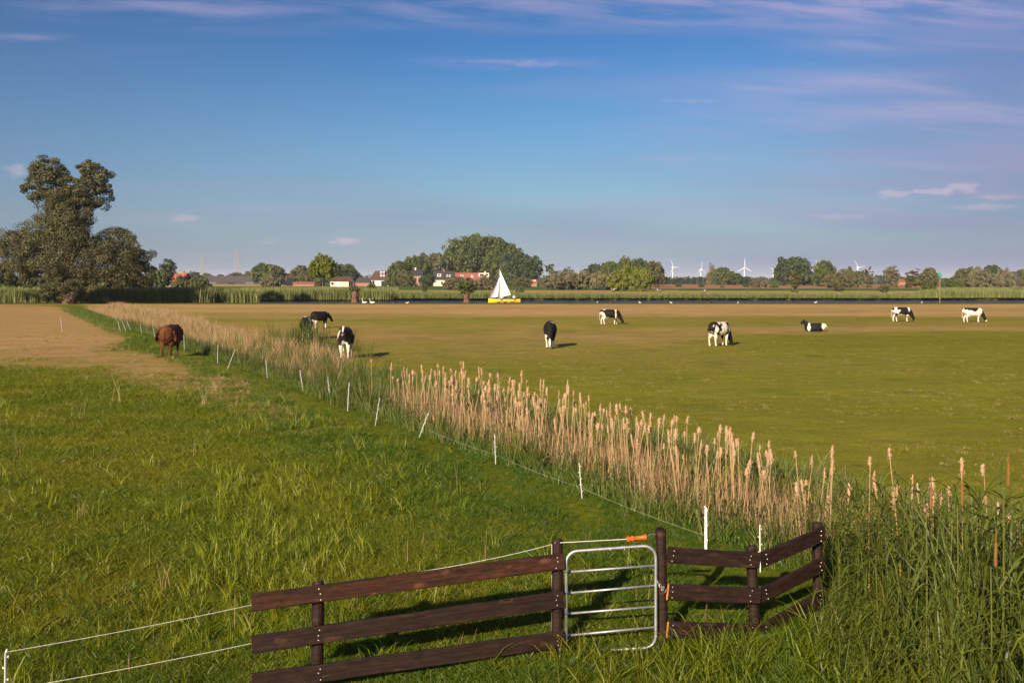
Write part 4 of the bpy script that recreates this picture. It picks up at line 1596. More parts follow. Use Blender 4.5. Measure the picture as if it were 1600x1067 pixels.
def build_trees():
    T = tree
    # left, behind and beside the big poplar
    T('hawthorn_bush', 20, 421, 40, 200, 'bush', 'leaf_dark', 'dark bushes at the far left below the big poplar', 0, cat='bush')
    T('hawthorn_bush', 190, 420, 45, 215, 'bush', 'leaf_olive', 'brownish bush just right behind the big poplar', 0, cat='bush')
    T('alder_tree', 246, 419, 17, 250, 'bush', 'leaf_mid', 'small green tree between the big poplar and the orange roof', 0, cat='bush')
    T('oak_tree', 262, 405, 13, 420, 'oval', 'leaf_dark', 'dark pointed tree rising behind the orange roof at left', .1)
    T('hawthorn_bush', 288, 431, 20, 300, 'bush', 'leaf_olive', 'brownish bush in front of the orange roof at left', 0, cat='bush')
    T('hawthorn_bush', 314, 433, 16, 290, 'bush', 'leaf_mid', 'green bush at the left end of the long grey barn', 0, cat='bush')
    T('oak_tree', 304, 425, 13, 800, 'round', 'leaf_dark', 'dark low tree behind the left end of the grey barn', .1)
    T('oak_tree', 324, 427, 9, 900, 'round', 'leaf_mid', 'small far tree by the left pylon', .1)
    T('oak_tree', 345, 429, 9, 900, 'round', 'leaf_mid', 'small far tree between the two pylons behind the barn', .1)
    T('oak_tree', 368, 426, 14, 900, 'round', 'leaf_olive', 'far tree at the foot of the taller pylon', .1)
    T('oak_tree', 389, 425, 12, 900, 'round', 'leaf_mid', 'far tree behind the right half of the grey barn', .1)
    T('oak_tree', 419, 412, 27, 640, 'round', 'leaf_mid', 'broad round tree at the right end of the long grey barn', .08)
    T('willow_shrub', 424, 427, 16, 420, 'bush', 'leaf_grey', 'grey-green shrub in front of the right end of the barn', 0, cat='bush')
    T('oak_tree', 470, 415, 18, 620, 'round', 'leaf_olive', 'dark tree left of the bright lime tree', .06)
    T('lime_tree', 504, 398, 21, 245, 'round', 'leaf_bright', 'bright green tree with a bare pale trunk in front of the farms', .42, bark='bark_pale', tw=.38)
    T('oak_tree', 490, 420, 20, 600, 'round', 'leaf_olive', 'low dark tree behind the trunk of the bright lime tree', 0)
    T('oak_tree', 522, 411, 14, 600, 'oval', 'leaf_mid', 'green tree just right of the bright lime tree', .05)
    T('oak_tree', 542, 413, 18, 640, 'round', 'leaf_dark', 'dark round tree above the low white shed', .05)
    T('oak_tree', 558, 426, 9, 680, 'round', 'leaf_dark', 'small dark tree between the low shed and the brown roofed farmhouse', .05)
    # the central wood
    T('oak_tree', 628, 409, 24, 610, 'round', 'leaf_mid', 'rounded tree at the left edge of the central wood beside the brown roofed farmhouse', 0)
    T('oak_tree', 650, 401, 24, 640, 'round', 'leaf_mid', 'tree second from the left of the central wood', 0)
    T('oak_tree', 678, 396, 26, 680, 'round', 'leaf_olive', 'tree left of the tallest crown of the central wood', 0)
    T('chestnut_tree', 722, 371, 34, 700, 'dome', 'leaf_mid', 'tallest crown of the central wood, left half', 0)
    T('chestnut_tree', 752, 368, 42, 690, 'dome', 'leaf_mid', 'tallest crown of the central wood, middle', 0)
    T('chestnut_tree', 786, 374, 34, 680, 'dome', 'leaf_mid', 'tall crown of the central wood above the sail, right half', 0)
    T('oak_tree', 808, 396, 28, 640, 'round', 'leaf_dark', 'dark tree right of the sail under the tall crowns', 0)
    T('oak_tree', 830, 400, 18, 620, 'oval', 'leaf_dark', 'dark pointed tree ending the central wood on the right', 0)
    T('oak_tree', 700, 405, 34, 720, 'round', 'leaf_mid', 'broad tree behind the slate roofed house in the wood', 0)
    T('hawthorn_bush', 612, 428, 12, 560, 'bush', 'leaf_mid', 'green bush right of the brown roofed farmhouse', 0, cat='bush')
    T('hawthorn_bush', 632, 422, 17, 540, 'bush', 'leaf_olive', 'bush left of the brick house with the solar roof', 0, cat='bush')
    T('hawthorn_bush', 668, 428, 12, 540, 'bush', 'leaf_dark', 'dark bush right of the brick house with the solar roof', 0, cat='bush')
    T('willow_shrub', 720, 433, 26, 335, 'bush', 'leaf_grey', 'grey willow shrub in front of the red roofed row', 0, cat='bush')
    T('willow_shrub', 752, 431, 24, 330, 'bush', 'leaf_grey', 'grey willow shrub behind the left edge of the sail', 0, cat='bush')
    T('hawthorn_bush', 815, 432, 16, 480, 'bush', 'leaf_olive', 'brownish bush between the sail and the tiny red house', 0, cat='bush')
    # between the wood and the clump
    T('poplar_tree', 862, 413, 11, 700, 'ragged', 'leaf_mid', 'thin tree right of the central wood', 0)
    T('poplar_tree', 887, 417, 11, 700, 'ragged', 'leaf_dark', 'small pointed tree behind the grey willows', 0)
    for (px, tp, hw, Y, lab) in ((866, 428, 22, 345, 'left end of the long grey willow thicket'), (888, 423, 24, 350, 'left middle hump of the long grey willow thicket'),
                                 (915, 423, 24, 350, 'right middle hump of the long grey willow thicket'), (942, 425, 22, 340, 'right end of the long grey willow thicket')):
        T('willow_shrub', px, tp, hw, Y, 'bush', 'leaf_grey', lab, 0, group='grey willow thicket', cat='bush')
    T('oak_tree', 928, 413, 16, 520, 'round', 'leaf_dark', 'dark tree at the left of the green clump behind the grey willows', 0)
    T('oak_tree', 957, 409, 24, 480, 'round', 'leaf_mid', 'tree at the left of the green clump', 0)
    T('oak_tree', 978, 403, 18, 470, 'round', 'leaf_mid', 'highest tree of the green clump', 0)
    T('oak_tree', 998, 405, 20, 470, 'round', 'leaf_dark', 'dark crown just right of the highest tree of the green clump', 0)
    T('oak_tree', 1020, 409, 19, 460, 'round', 'leaf_olive', 'tree at the right end of the green clump, left of the turbines', 0)
    T('lime_tree', 975, 416, 22, 300, 'bush', 'leaf_bright', 'bright yellow-green tree in front of the clump, left one', .02)
    T('lime_tree', 1003, 418, 20, 298, 'bush', 'leaf_bright', 'bright yellow-green tree in front of the clump, right one', .02)
    # row of small round trees on the horizon
    row = ((1044, 434.5), (1053, 435), (1060, 433.5), (1067, 434.5), (1075, 433.5), (1084, 433), (1094, 432), (1103, 433))
    nth = ('leftmost', 'second', 'third', 'fourth', 'fifth', 'sixth', 'seventh', 'rightmost')
    for k, (px, tp) in enumerate(row):
        T('lime_tree', px, tp, 4.6, 780, 'oval', 'leaf_far', '%s tree in the row of small round trees below the turbines' % nth[k], .05, group='row of small round trees', tw=.5)
    for px, lab in ((1060, 'left'), (1096, 'middle'), (1166, 'right')):
        T('hedge_bush', px, 443, 4.5, 480, 'bush', 'leaf_dark', '%s small square bush standing in the red field' % lab, 0, cat='bush')
    T('hedge_bush', 1128, 446, 3, 430, 'bush', 'leaf_olive', 'tiny round brownish bush in the red field', 0, cat='bush')
    T('poplar_tree', 1111, 411, 8, 700, 'ragged', 'leaf_grey', 'thin tall greyish tree between the second and third turbines', 0)
    T('oak_tree', 1130, 418, 16, 690, 'round', 'leaf_mid', 'tree right of the thin greyish tree among the turbines', 0)
    T('oak_tree', 1150, 427, 13, 690, 'round', 'leaf_dark', 'low tree left of the tallest turbine tower', 0)
    T('oak_tree', 1168, 432, 7, 680, 'oval', 'leaf_far', 'small tree at the foot of the tallest turbine', 0)
    T('willow_shrub', 1186, 435, 13, 430, 'bush', 'leaf_grey', 'brownish grey shrub right of the tallest turbine', 0, cat='bush')
    T('hawthorn_bush', 1209, 437, 8, 430, 'bush', 'leaf_mid', 'green bush left of the big round chestnut', 0, cat='bush')
    T('chestnut_tree', 1239, 402, 29, 620, 'round', 'leaf_dark', 'big round dark green tree on the right horizon', .02)
    T('poplar_tree', 1243, 420, 8.5, 222, 'column', 'leaf_olive', 'slender columnar poplar in front of the big round tree', .03, tw=.5)
    T('oak_tree', 1288, 408, 18, 520, 'round', 'leaf_mid', 'tall green tree right of the big round tree', 0)
    T('willow_tree', 1308, 422, 22, 430, 'bush', 'leaf_olive', 'low brownish tree in front of the tall green one at right', 0)
    T('willow_tree', 1330, 418, 13, 440, 'bush', 'leaf_olive', 'brownish tree left of the rightmost turbine', 0)
    T('oak_tree', 1342, 424, 14, 700, 'round', 'leaf_dark', 'dark tree below the rightmost turbine', 0)
    T('willow_tree', 1357, 417, 13, 440, 'ragged', 'leaf_grey', 'grey-green willow just right of the rightmost turbine', 0)
    T('willow_tree', 1393, 416, 12, 440, 'oval', 'leaf_grey', 'grey cone shaped willow standing alone at right', 0)
    T('oak_tree', 1378, 431, 7, 900, 'round', 'leaf_far', 'tiny far tree left of the grey cone shaped willow', 0)
    T('oak_tree', 1410, 433, 7, 900, 'round', 'leaf_far', 'tiny far tree right of the grey cone shaped willow', 0)
    T('willow_tree', 1432, 420, 15, 420, 'ragged', 'leaf_olive', 'olive willow left of the green channel marker', 0)
    T('willow_tree', 1452, 419, 15, 430, 'round', 'leaf_olive', 'olive willow right behind the green channel marker', 0)
    T('hawthorn_bush', 1487, 434, 16, 400, 'bush', 'leaf_mid', 'low green bush right of the green channel marker', 0, cat='bush')
    T('oak_tree', 1510, 419, 22, 480, 'round', 'leaf_olive', 'tree left in the group at the right edge', 0)
    T('willow_tree', 1532, 418, 17, 400, 'bush', 'leaf_grey', 'grey willow in the middle of the group at the right edge', 0)
    T('oak_tree', 1550, 415, 18, 520, 'round', 'leaf_dark', 'dark tree behind the grey willows at the right edge', 0)
    T('willow_tree', 1570, 420, 15, 400, 'bush', 'leaf_grey', 'grey willow left of the dark barn at the right edge', 0)
    T('willow_tree', 1598, 421, 8, 400, 'ragged', 'leaf_olive', 'narrow olive tree cut by the right edge', 0)
    # river bank: pollards and saplings
    pollard(554, 476, 456, 446, 8, 152, 'leaf_olive', 'reddish hollow pollard willow stump left of the two swans', .42)
    pollard(729, 474, 457, 439, 15, 152, 'leaf_mid', 'large round-headed pollard willow left of the sailing boat', .42)
    T('willow_tree', 581, 442, 8, 199, 'oval', 'leaf_mid', 'slim young willow on the far bank above the two swans', .2, tw=.35)
    T('willow_tree', 664, 444, 5, 199, 'oval', 'leaf_olive', 'small thin willow on the far bank left of the big pollard', .3, tw=.4)
    T('willow_tree', 812, 446, 6.5, 230, 'bush', 'leaf_olive', 'small bush behind the stern of the sailing boat', 0, cat='bush')
    pollard(1310, 463, 455, 445, 8.5, 212, 'leaf_olive', 'leftmost of three pollard willows on the far right bank', .30, 'bark_pale')
    pollard(1380, 463, 456, 444, 8.5, 212, 'leaf_olive', 'middle one of three pollard willows on the far right bank', .30, 'bark_pale')
    pollard(1451, 463, 458, 441, 11, 212, 'leaf_mid', 'largest, rightmost of three pollard willows left of the channel marker', .28, 'bark_pale')
    pollard(1592, 462, 456, 449, 8, 212, 'leaf_grey', 'small pollard willow at the right edge of the far bank', .30, 'bark_pale')
    # far-off woods closing the horizon
    n = 30000
    y = rng.uniform(1500, 2300, n)
    px = rng.uniform(-900, 2500, n)
    hz_ = (5.5 + 7 * fbm(px * .02, px * 0, 15)) * (.6 + .8 * fbm(px * .09, px * 0, 16))
    c = np.stack([wx(px, y), y, rng.uniform(0, 1, n) ** .8 * hz_], -1)
    a = rng.normal(size=(n, 3)); a /= np.linalg.norm(a, axis=1)[:, None]
    b = np.cross(a, rng.normal(size=(n, 3))); b /= np.linalg.norm(b, axis=1)[:, None]
    s = rng.uniform(1.0, 2.4, n)[:, None]
    V = np.stack([c - a * s, c - b * s, c + a * s, c + b * s], 1).reshape(-1, 3)
    o = link('far_woods', mesh_np('far_woods', V, np.arange(4 * n).reshape(n, 4), M['leaf_far'], False, {'tint': np.repeat(rng.uniform(0, 1, n), 4)}))
    tag(o, 'low blue-green line of far-off woods on the horizon', 'woods', kind='stuff')


build_trees()


# ------------------------------------------------------------------ buildings
def house(name, px0, px1, Y, eave, ridge, wall, roof, label, depth=7.0, hip=0.0, base=0.0, wins=(), doors=(), dormers=(), chim=(), front=None, hipl=None, cat='house'):
    """gabled building with its ridge across the view; eave and ridge are picture rows; wins: (f0, f1, z0, z1) along the front"""
    x0, x1 = wx(px0, Y), wx(px1, Y)
    W = x1 - x0
    cx = (x0 + x1) / 2
    ze, zr = wz(eave, Y) - base, wz(ridge, Y) - base
    e = empty(name, (cx, Y, base))
    D = depth
    hl = hip if hipl is None else hipl
    b = MB()
    b.add([(-W / 2, 0, -.3), (W / 2, 0, -.3), (W / 2, D, -.3), (-W / 2, D, -.3), (-W / 2, 0, ze), (W / 2, 0, ze), (W / 2, D, ze), (-W / 2, D, ze)],
          [(0, 1, 5, 4), (1, 2, 6, 5), (2, 3, 7, 6), (3, 0, 4, 7), (4, 5, 6, 7)])
    if hip == 0:
        b.add([(W / 2 - .02, .05, ze), (W / 2 - .02, D - .05, ze), (W / 2 - .02, D / 2, zr - .2)], [(0, 1, 2)])
        b.add([(-W / 2 + .02, .05, ze), (-W / 2 + .02, D - .05, ze), (-W / 2 + .02, D / 2, zr - .2)], [(2, 1, 0)])
    b.build('wall', M[wall], e)
    o = .35
    zo = ze - o * (zr - ze) / (D / 2)
    xl, xr = -W / 2 - o, W / 2 + o
    a, c = xl + hl * W, xr - hip * W
    th = .22
    top = [(xl, -o, zo + th), (xr, -o, zo + th), (xr, D + o, zo + th), (xl, D + o, zo + th), (a, D / 2, zr), (c, D / 2, zr)]
    bot = [(x, y, z - th) for x, y, z in top]
    rf = MB().add(top + bot, [(0, 1, 5, 4), (2, 3, 4, 5), (1, 2, 5), (3, 0, 4), (10, 11, 7, 6), (11, 10, 9, 8), (11, 8, 7), (10, 6, 9), (0, 6, 7, 1), (1, 7, 8, 2), (2, 8, 9, 3), (3, 9, 6, 0)]).build('roof', M[roof], e)
    MB().tube([(a, D / 2, zr), (c, D / 2, zr)], .16, 6).build('ridge_tiles', M[roof], rf)
    for (f0, f1, z0, z1) in wins:
        xa, xb = -W / 2 + f0 * W, -W / 2 + f1 * W
        w = MB().box(((xa + xb) / 2, -.05, (z0 + z1) / 2 * ze), (xb - xa + .2, .14, (z1 - z0) * ze + .2)).build('window', M['white_wall'], e)
        MB().box(((xa + xb) / 2, -.14, (z0 + z1) / 2 * ze), (xb - xa - .1, .06, (z1 - z0) * ze - .1)).build('pane', M['glass'], w)
    for (f0, f1, z1, mt) in doors:
        xa, xb = -W / 2 + f0 * W, -W / 2 + f1 * W
        MB().box(((xa + xb) / 2, -.06, z1 * ze / 2), (xb - xa, .16, z1 * ze)).build('door', M[mt], e)
    for (f, g, w, h, mt) in dormers:                             # g: height up the roof slope
        x = -W / 2 + f * W
        y, z = -o + (D / 2 + o) * g, zo + th + (zr - zo - th) * g
        d = MB().box((x, y + .1, z + h / 2 - .15), (w, .9, h)).build('dormer', M[mt], rf)
        MB().box((x, y - .37, z + h / 2 - .1), (w * .62, .06, h * .55)).build('pane', M['glass'], d)
    for (f, mt) in chim:
        x = -W / 2 + f * W
        MB().box((x, D / 2, zr + .25), (.7, .7, 1.3)).box((x, D / 2, zr + .95), (.85, .85, .16)).build('chimney', M[mt], rf)
    tag(e, label, cat)
    return e


def build_houses():
    H = house
    H('farmhouse', 256, 290, 430, 439, 427, 'brick', 'orange_tile', 'brick house with bright orange roof right of the big poplar', chim=((.8, 'brick'),), wins=((.2, .3, .3, .8), (.6, .7, .3, .8)))
    H('barn', 318, 414, 860, 440.5, 431.5, 'dark_tile', 'grey_roof', 'long low barn with a grey roof at left', 12, doors=((.4, .5, .8, 'timber'),), wins=((.1, .2, .4, .8), (.7, .8, .4, .8)), cat='barn')
    H('farmhouse', 447, 460, 640, 436, 427.5, 'brick', 'orange_tile', 'small orange roofed house behind the black shed', 8, chim=((.5, 'brick'),))
    H('shed', 446, 461, 590, 443, 434, 'timber', 'timber', 'small black timber shed under the orange roof', 6, hip=.45, hipl=0.1, cat='shed')
    H('wall', 458, 491, 575, 443.5, 441, 'brick', 'red_tile', 'low tan brick outbuilding beside the black shed', 3, cat='outbuilding')
    H('shed', 516, 552, 500, 439.3, 433, 'cream_wall', 'brown_tile', 'low white shed with brown roof behind the lime tree', 7, hip=.18, doors=((.28, .42, .9, 'white_wall'), (.80, .99, .95, 'timber')), wins=((.04, .15, .35, .8),), cat='shed')
    H('shed', 554, 578, 540, 441, 434.5, 'brick', 'grey_roof', 'brick shed with a blue-grey roof left of the farmhouse', 7, hip=.2, cat='shed')
    H('farmhouse', 577, 607, 600, 437, 423.5, 'white_wall', 'brown_tile', 'white farmhouse with a steep brown roof and two roof windows', 9, hip=.12, hipl=.28, doors=((.62, .88, .8, 'glass'),), wins=((.15, .28, .3, .85),), dormers=((.60, .42, 1.0, 3.0, 'white_wall'), (.74, .42, 1.0, 3.0, 'white_wall')))
    b = H('farmhouse', 643, 660, 560, 430, 421, 'brick', 'dark_tile', 'brick house with a dark solar roof among the trees', 8, chim=((.3, 'white_wall'),), wins=((.2, .4, .3, .8), (.6, .8, .3, .8)))
    H('farmhouse', 677, 709, 590, 436.5, 423.5, 'cream_wall', 'dark_tile', 'cream house with a steep slate roof and round dormer in the wood', 9, hip=.0, doors=((.30, .38, .9, 'white_wall'), (.55, .6, .9, 'timber')), wins=((.72, .9, .2, .7),),
      dormers=((.28, .38, 2.3, 1.6, 'white_wall'), (.68, .35, .9, 1.3, 'white_wall'), (.80, .35, .9, 1.3, 'white_wall')), chim=((.5, 'brick'),))
    H('row_house', 710, 763, 620, 437, 426.5, 'brick', 'red_tile', 'long house with red tiled roof and white dormers left of the sail', 8, dormers=((.22, .4, 1.7, 1.4, 'white_wall'), (.52, .4, 1.4, 1.4, 'white_wall'), (.80, .5, 3.6, 2.2, 'white_wall'), (.95, .5, 2.8, 2.2, 'white_wall')), chim=((.9, 'white_wall'),))
    H('cottage', 830, 839, 520, 441.5, 437, 'brick', 'red_tile', 'tiny red brick cottage with a white gable right of the wood', 5, dormers=((.6, .5, 1.2, .8, 'white_wall'),))
    H('barn', 1581, 1640, 520, 437, 424.5, 'dark_tile', 'grey_roof', 'dark barn roof cut off by the right edge', 12, cat='barn')
    H('outbuilding', 1400, 1420, 700, 440.5, 436.5, 'brick', 'red_tile', 'low red roofed building far behind the willows at right', 8, cat='outbuilding')


build_houses()


# ------------------------------------------------------------------ turbines, pylons, channel marker
def turbine(px, hub, Y, bl, ang, yaw, label):
    s = Y / FOC
    z = wz(hub, Y)
    e = empty('wind_turbine', (wx(px, Y), Y, 0), yaw)
    k = bl * s
    MB().tube([(0, 0, 0), (0, 0, z * .5), (0, 0, z - .6)], [1.9, 1.6, 1.2], 14).build('tower', M['turbine'], e, smooth=True)
    MB().tube([(0, -4.4, z), (0, -3, z), (0, 2, z), (0, 7, z), (0, 8, z)], [1.4, 2.1, 2.2, 2.0, 1.0], 10).build('nacelle', M['turbine'], e, smooth=True)
    hubm = MB().tube([(0, -7.0, z), (0, -6.3, z), (0, -4.6, z)], [.4, 1.6, 1.9], 10).build('rotor_hub', M['turbine'], e, smooth=True)
    for i in range(3):
        a = R(ang + 120 * i)
        d = Vector((math.sin(a), 0, math.cos(a)))
        P = [Vector((0, -5.6, z)) + d * (k * f) for f in (.02, .08, .22, .5, .8, 1.0)]
        MB().tube(P, [(.8, .8), (.9, .7), (1.3, .45), (1.0, .35), (.65, .25), (.25, .12)], 8, up=(0, 1, 0)).build('blade', M['turbine'], e, smooth=True)
    tag(e, label, 'wind turbine', 'wind turbines on the horizon')


def build_masts():
    Yt = 3600.0
    turbine(1051, 417.5, Yt, 13.5, -27, .5, 'leftmost white wind turbine, right of the green clump')
    turbine(1095, 421.5, Yt, 13, 0, .6, 'second white wind turbine, beside the thin greyish tree')
    turbine(1163, 418, Yt, 14.5, 0, .1, 'third wind turbine, the clearest one with an upright blade')
    turbine(1208, 421, 4600, 11, 40, .6, 'faint wind turbine just left of the big round tree')
    turbine(1277, 416, Yt, 12, -35, .5, 'wind turbine mostly hidden behind the tall green tree at right')
    turbine(1340, 418, Yt, 14, -38, .4, 'rightmost wind turbine, above the dark tree')
    # high voltage lattice masts
    for (px, top, Y, lab) in ((317, 399, 1650, 'shorter, left one of two far electricity masts'), (370, 391, 1500, 'taller, right one of two far electricity masts')):
        z = wz(top, Y)
        e = empty('pylon', (wx(px, Y), Y, 0))
        for k, dx in enumerate((-1.9, 1.9)):
            b = MB()
            for sx in (-1, 1):
                for sy in (-1, 1):
                    b.tube([(dx + sx * 1.1, sy * 1.1, 0), (dx + sx * .45, sy * .45, z)], .26, 4)
            for q in range(12):
                f0, f1 = q / 12, (q + 1) / 12
                w0, w1 = 1.1 - .65 * f0, 1.1 - .65 * f1
                b.tube([(dx - w0, -w0, z * f0), (dx + w1, -w1, z * f1)], .16, 4)
                b.tube([(dx + w0, -w0, z * f0), (dx - w1, -w1, z * f1)], .16, 4)
            b.build('mast', M['pylon'], e)
        for q in (.62, .80, .97):
            MB().tube([(-1.9, 0, z * q), (1.9, 0, z * q)], .2, 4).build('cross_arm', M['pylon'], e)
        tag(e, lab, 'pylon', 'electricity masts')
    for q, lab in ((.97, 'top'), (.80, 'middle'), (.62, 'bottom')):
        a, b = (wx(317, 1650), 1650.0, wz(399, 1650) * q), (wx(370, 1500), 1500.0, wz(391, 1500) * q)
        c = (wx(230, 1900), 1900.0, 34 * q)
        o = wire('power_line', [c, a, b], .10, '%s power line strung between the two electricity masts' % lab, 1.6)
        o.data.materials.clear()
        o.data.materials.append(M['pylon'])
    # channel marker
    Y = 172.0
    e = empty('channel_marker', (wx(1468.5, Y), Y, Z_WATER))
    MB().tube([(0, 0, -1.2), (0, 0, 1.5), (0, 0, wz(431, Y) - Z_WATER)], [.085, .075, .07], 8).build('pole', M['bark_pale'], e)
    zt = wz(432, Y) - Z_WATER
    MB().tube([(0, 0, zt - .05), (0, 0, zt), (0, 0, zt + .75), (0, 0, zt + .8)], [.30, .36, .05, .02], 12).build('topmark', M['green_sign'], e)
    tag(e, 'pale pole with a green cone topmark standing in the river', 'channel marker')


build_masts()


# ------------------------------------------------------------------ animals
def fused(name, mb, voxel, mat, colour, smooth_it=4):
    """closed pieces fused into one continuous skin; colour(V) gives the coat at each vertex"""
    me = mb.mesh(name)
    tmp = bpy.data.objects.new('tmp', me)
    COL.objects.link(tmp)
    m = tmp.modifiers.new('r', 'REMESH')
    m.mode = 'VOXEL'
    m.voxel_size = voxel
    s = tmp.modifiers.new('s', 'SMOOTH')
    s.factor = .5
    s.iterations = smooth_it
    dg = bpy.context.evaluated_depsgraph_get()
    out = bpy.data.meshes.new_from_object(tmp.evaluated_get(dg))
    bpy.data.objects.remove(tmp)
    bpy.data.meshes.remove(me)
    out.name = name
    n = len(out.vertices)
    V = np.empty(n * 3, np.float32)
    out.vertices.foreach_get('co', V)
    V = V.reshape(-1, 3)
    c = colour(V).astype(np.float32)
    a = out.attributes.new('coat', 'FLOAT_COLOR', 'POINT')
    a.data.foreach_set('color', np.concatenate([c, np.ones((n, 1), np.float32)], 1).ravel())
    out.polygons.foreach_set('use_smooth', [True] * len(out.polygons))
    out.materials.clear()
    out.materials.append(mat)
    return out


BLACK, WHITE, PINK, HORN = np.array((.010, .009, .009)), np.array((.72, .62, .52)), np.array((.42, .25, .20)), np.array((.05, .04, .035))


def noise3(P, f, s):
    return (fbm(P[:, 0] * f + 7.3 * s, P[:, 1] * f + P[:, 2] * f * .7, s, 3) + fbm(P[:, 2] * f + 3.1 * s, P[:, 0] * f - P[:, 1] * f * .6, s + 9, 3)) / 2 - .5


def cow_body(neck, head, lying=False, stride=.0, fat=1.0):
    """faces +x; neck and head: centre lines as (x, y, z, r) lists"""
    b = MB()
    dz = -.64 if lying else 0.0
    rings = [(-.86, 1.14, .08, .10), (-.80, 1.12, .19, .22), (-.62, 1.06, .27, .31), (-.35, .99, .315, .355), (-.05, .95, .345, .385), (.22, .955, .345, .38), (.45, 1.0, .28, .35), (.62, 1.05, .20, .27), (.74, 1.07, .10, .15)]
    b.tube([(x, 0, z + dz) for x, z, _, _ in rings], [(w * fat, h * fat) for _, _, w, h in rings], 16, up=(0, 0, 1))
    b.tube([p[:3] for p in neck], [(p[3] * .72, p[3]) for p in neck], 12)
    b.tube([p[:3] for p in head], [(p[3] * .9, p[3]) for p in head], 12)
    # ears and poll at the back of the head
    h0, h1 = Vector(head[0][:3]), Vector(head[-1][:3])
    ax = (h1 - h0).normalized()
    side = ax.cross(Vector((0, 0, 1)))
    if side.length < .2:
        side = Vector((0, 1, 0))
    side.normalize()
    for s in (-1, 1):
        p = h0 + ax * .06
        b.tube([p + side * s * .06, p + side * s * .15 - ax * .02, p + side * s * .235 - ax * .0], [(.035, .035), (.05, .030), (.018, .016)], 6)
    if lying:
        for s in (-1, 1):
            b.tube([(.48, s * .2, .35), (.62, s * .27, .14), (.30, s * .30, .07), (.12, s * .30, .07)], [.13, .08, .06, .055], 8)
            b.tube([(-.50, s * .24, .38), (-.12, s * .40, .22), (-.48, s * .46, .08), (-.20, s * .50, .06), (-.05, s * .50, .06)], [.20, .13, .07, .055, .05], 8)
        b.tube([(-.84, 0, .66), (-.98, .1, .4), (-1.0, .15, .1), (-.9, .2, .05)], [.04, .03, .03, .045], 6)
        return b
    for k, s in enumerate((-1, 1)):
        d = stride * s
        b.tube([(.47, s * .15, .86), (.50 + d * .3, s * .165, .62), (.50 + d * .8, s * .16, .42), (.49 + d, s * .155, .22), (.49 + d * 1.1, s * .155, .09), (.52 + d * 1.1, s * .155, .0)], [.155, .095, .066, .047, .05, .062], 9)
        b.tube([(-.60, s * .16, .95), (-.50 - d * .2, s * .185, .68), (-.66 - d * .7, s * .175, .44), (-.66 - d, s * .17, .24), (-.63 - d * 1.1, s * .165, .09), (-.60 - d * 1.1, s * .165, .0)], [.21, .135, .068, .050, .052, .062], 9)
    b.tube([(-.84, 0, 1.22), (-.92, .01, 1.12), (-.95, .02, .85), (-.94, .03, .60), (-.93, .03, .45), (-.92, .03, .38)], [.045, .034, .024, .022, .045, .02], 6)
    b.ball((-.38, 0, .60), (.17, .13, .13), 10, 6)
    return b


GRAZE_N = [(.48, 0, 1.08, .32), (.68, 0, .96, .27), (.86, 0, .74, .21), (.98, 0, .54, .165)]
GRAZE_H = [(.94, 0, .58, .14), (1.02, 0, .46, .150), (1.11, 0, .30, .125), (1.18, 0, .16, .108), (1.21, 0, .07, .085)]
UP_N = [(.50, 0, 1.12, .26), (.74, 0, 1.20, .20), (.92, 0, 1.30, .155)]
UP_H = [(.92, 0, 1.38, .115), (1.02, 0, 1.32, .125), (1.18, 0, 1.20, .098), (1.31, 0, 1.10, .082), (1.35, 0, 1.07, .055)]
LOW_N = [(.50, 0, 1.12, .26), (.76, 0, 1.04, .21), (.98, 0, .90, .16)]
LOW_H = [(.98, 0, .94, .115), (1.07, 0, .83, .128), (1.19, 0, .66, .10), (1.28, 0, .52, .084), (1.31, 0, .47, .06)]
LIE_N = [(.46, 0, .48, .25), (.60, 0, .62, .20), (.68, 0, .78, .165)]
LIE_H = [(.66, 0, .88, .125), (.76, 0, .84, .140), (.92, 0, .74, .115), (1.04, 0, .66, .10), (1.08, 0, .62, .075)]


def coat_fn(blobs, head, seed, white_legs=True, base=BLACK, leg_h=.42):
    """blobs: (x, y, z, rx, ry, rz, colour) ellipsoids of the other colour; a ragged edge comes from noise"""
    hv = np.array([p[:3] for p in head])

    def f(V):
        c = np.tile(base, (len(V), 1))
        n = noise3(V, 2.3, seed)
        n2 = noise3(V, 5.5, seed + 3)
        for (x, y, z, rx, ry, rz, k) in blobs:
            q = ((V[:, 0] - x) / rx) ** 2 + ((V[:, 1] - y) / ry) ** 2 + ((V[:, 2] - z) / rz) ** 2
            a = np.clip((1.14 - (q + n * 5.5 + n2 * 2.6)) / .28, 0, 1)[:, None]
            c = c * (1 - a) + k * a
        if white_legs:
            c[(V[:, 2] < leg_h + n * .25) & (V[:, 0] < .75)] = WHITE
        c[(V[:, 2] < .045) & (V[:, 0] < .8)] = HORN
        muz = np.linalg.norm(V - hv[-1], axis=1) < .085
        c[muz] = PINK * .6
        return c
    return f


def place_animal(name, me, px, foot, Y, yaw, s, label, cat, group=None):
    x = wx(px, Y)
    z = float(ground_z(np.array([x]), np.array([Y]))[0])
    o = link(name, me, None, (x, Y, z), (0, 0, R(yaw)), (s, s, s))
    tag(o, label, cat, group)
    return o


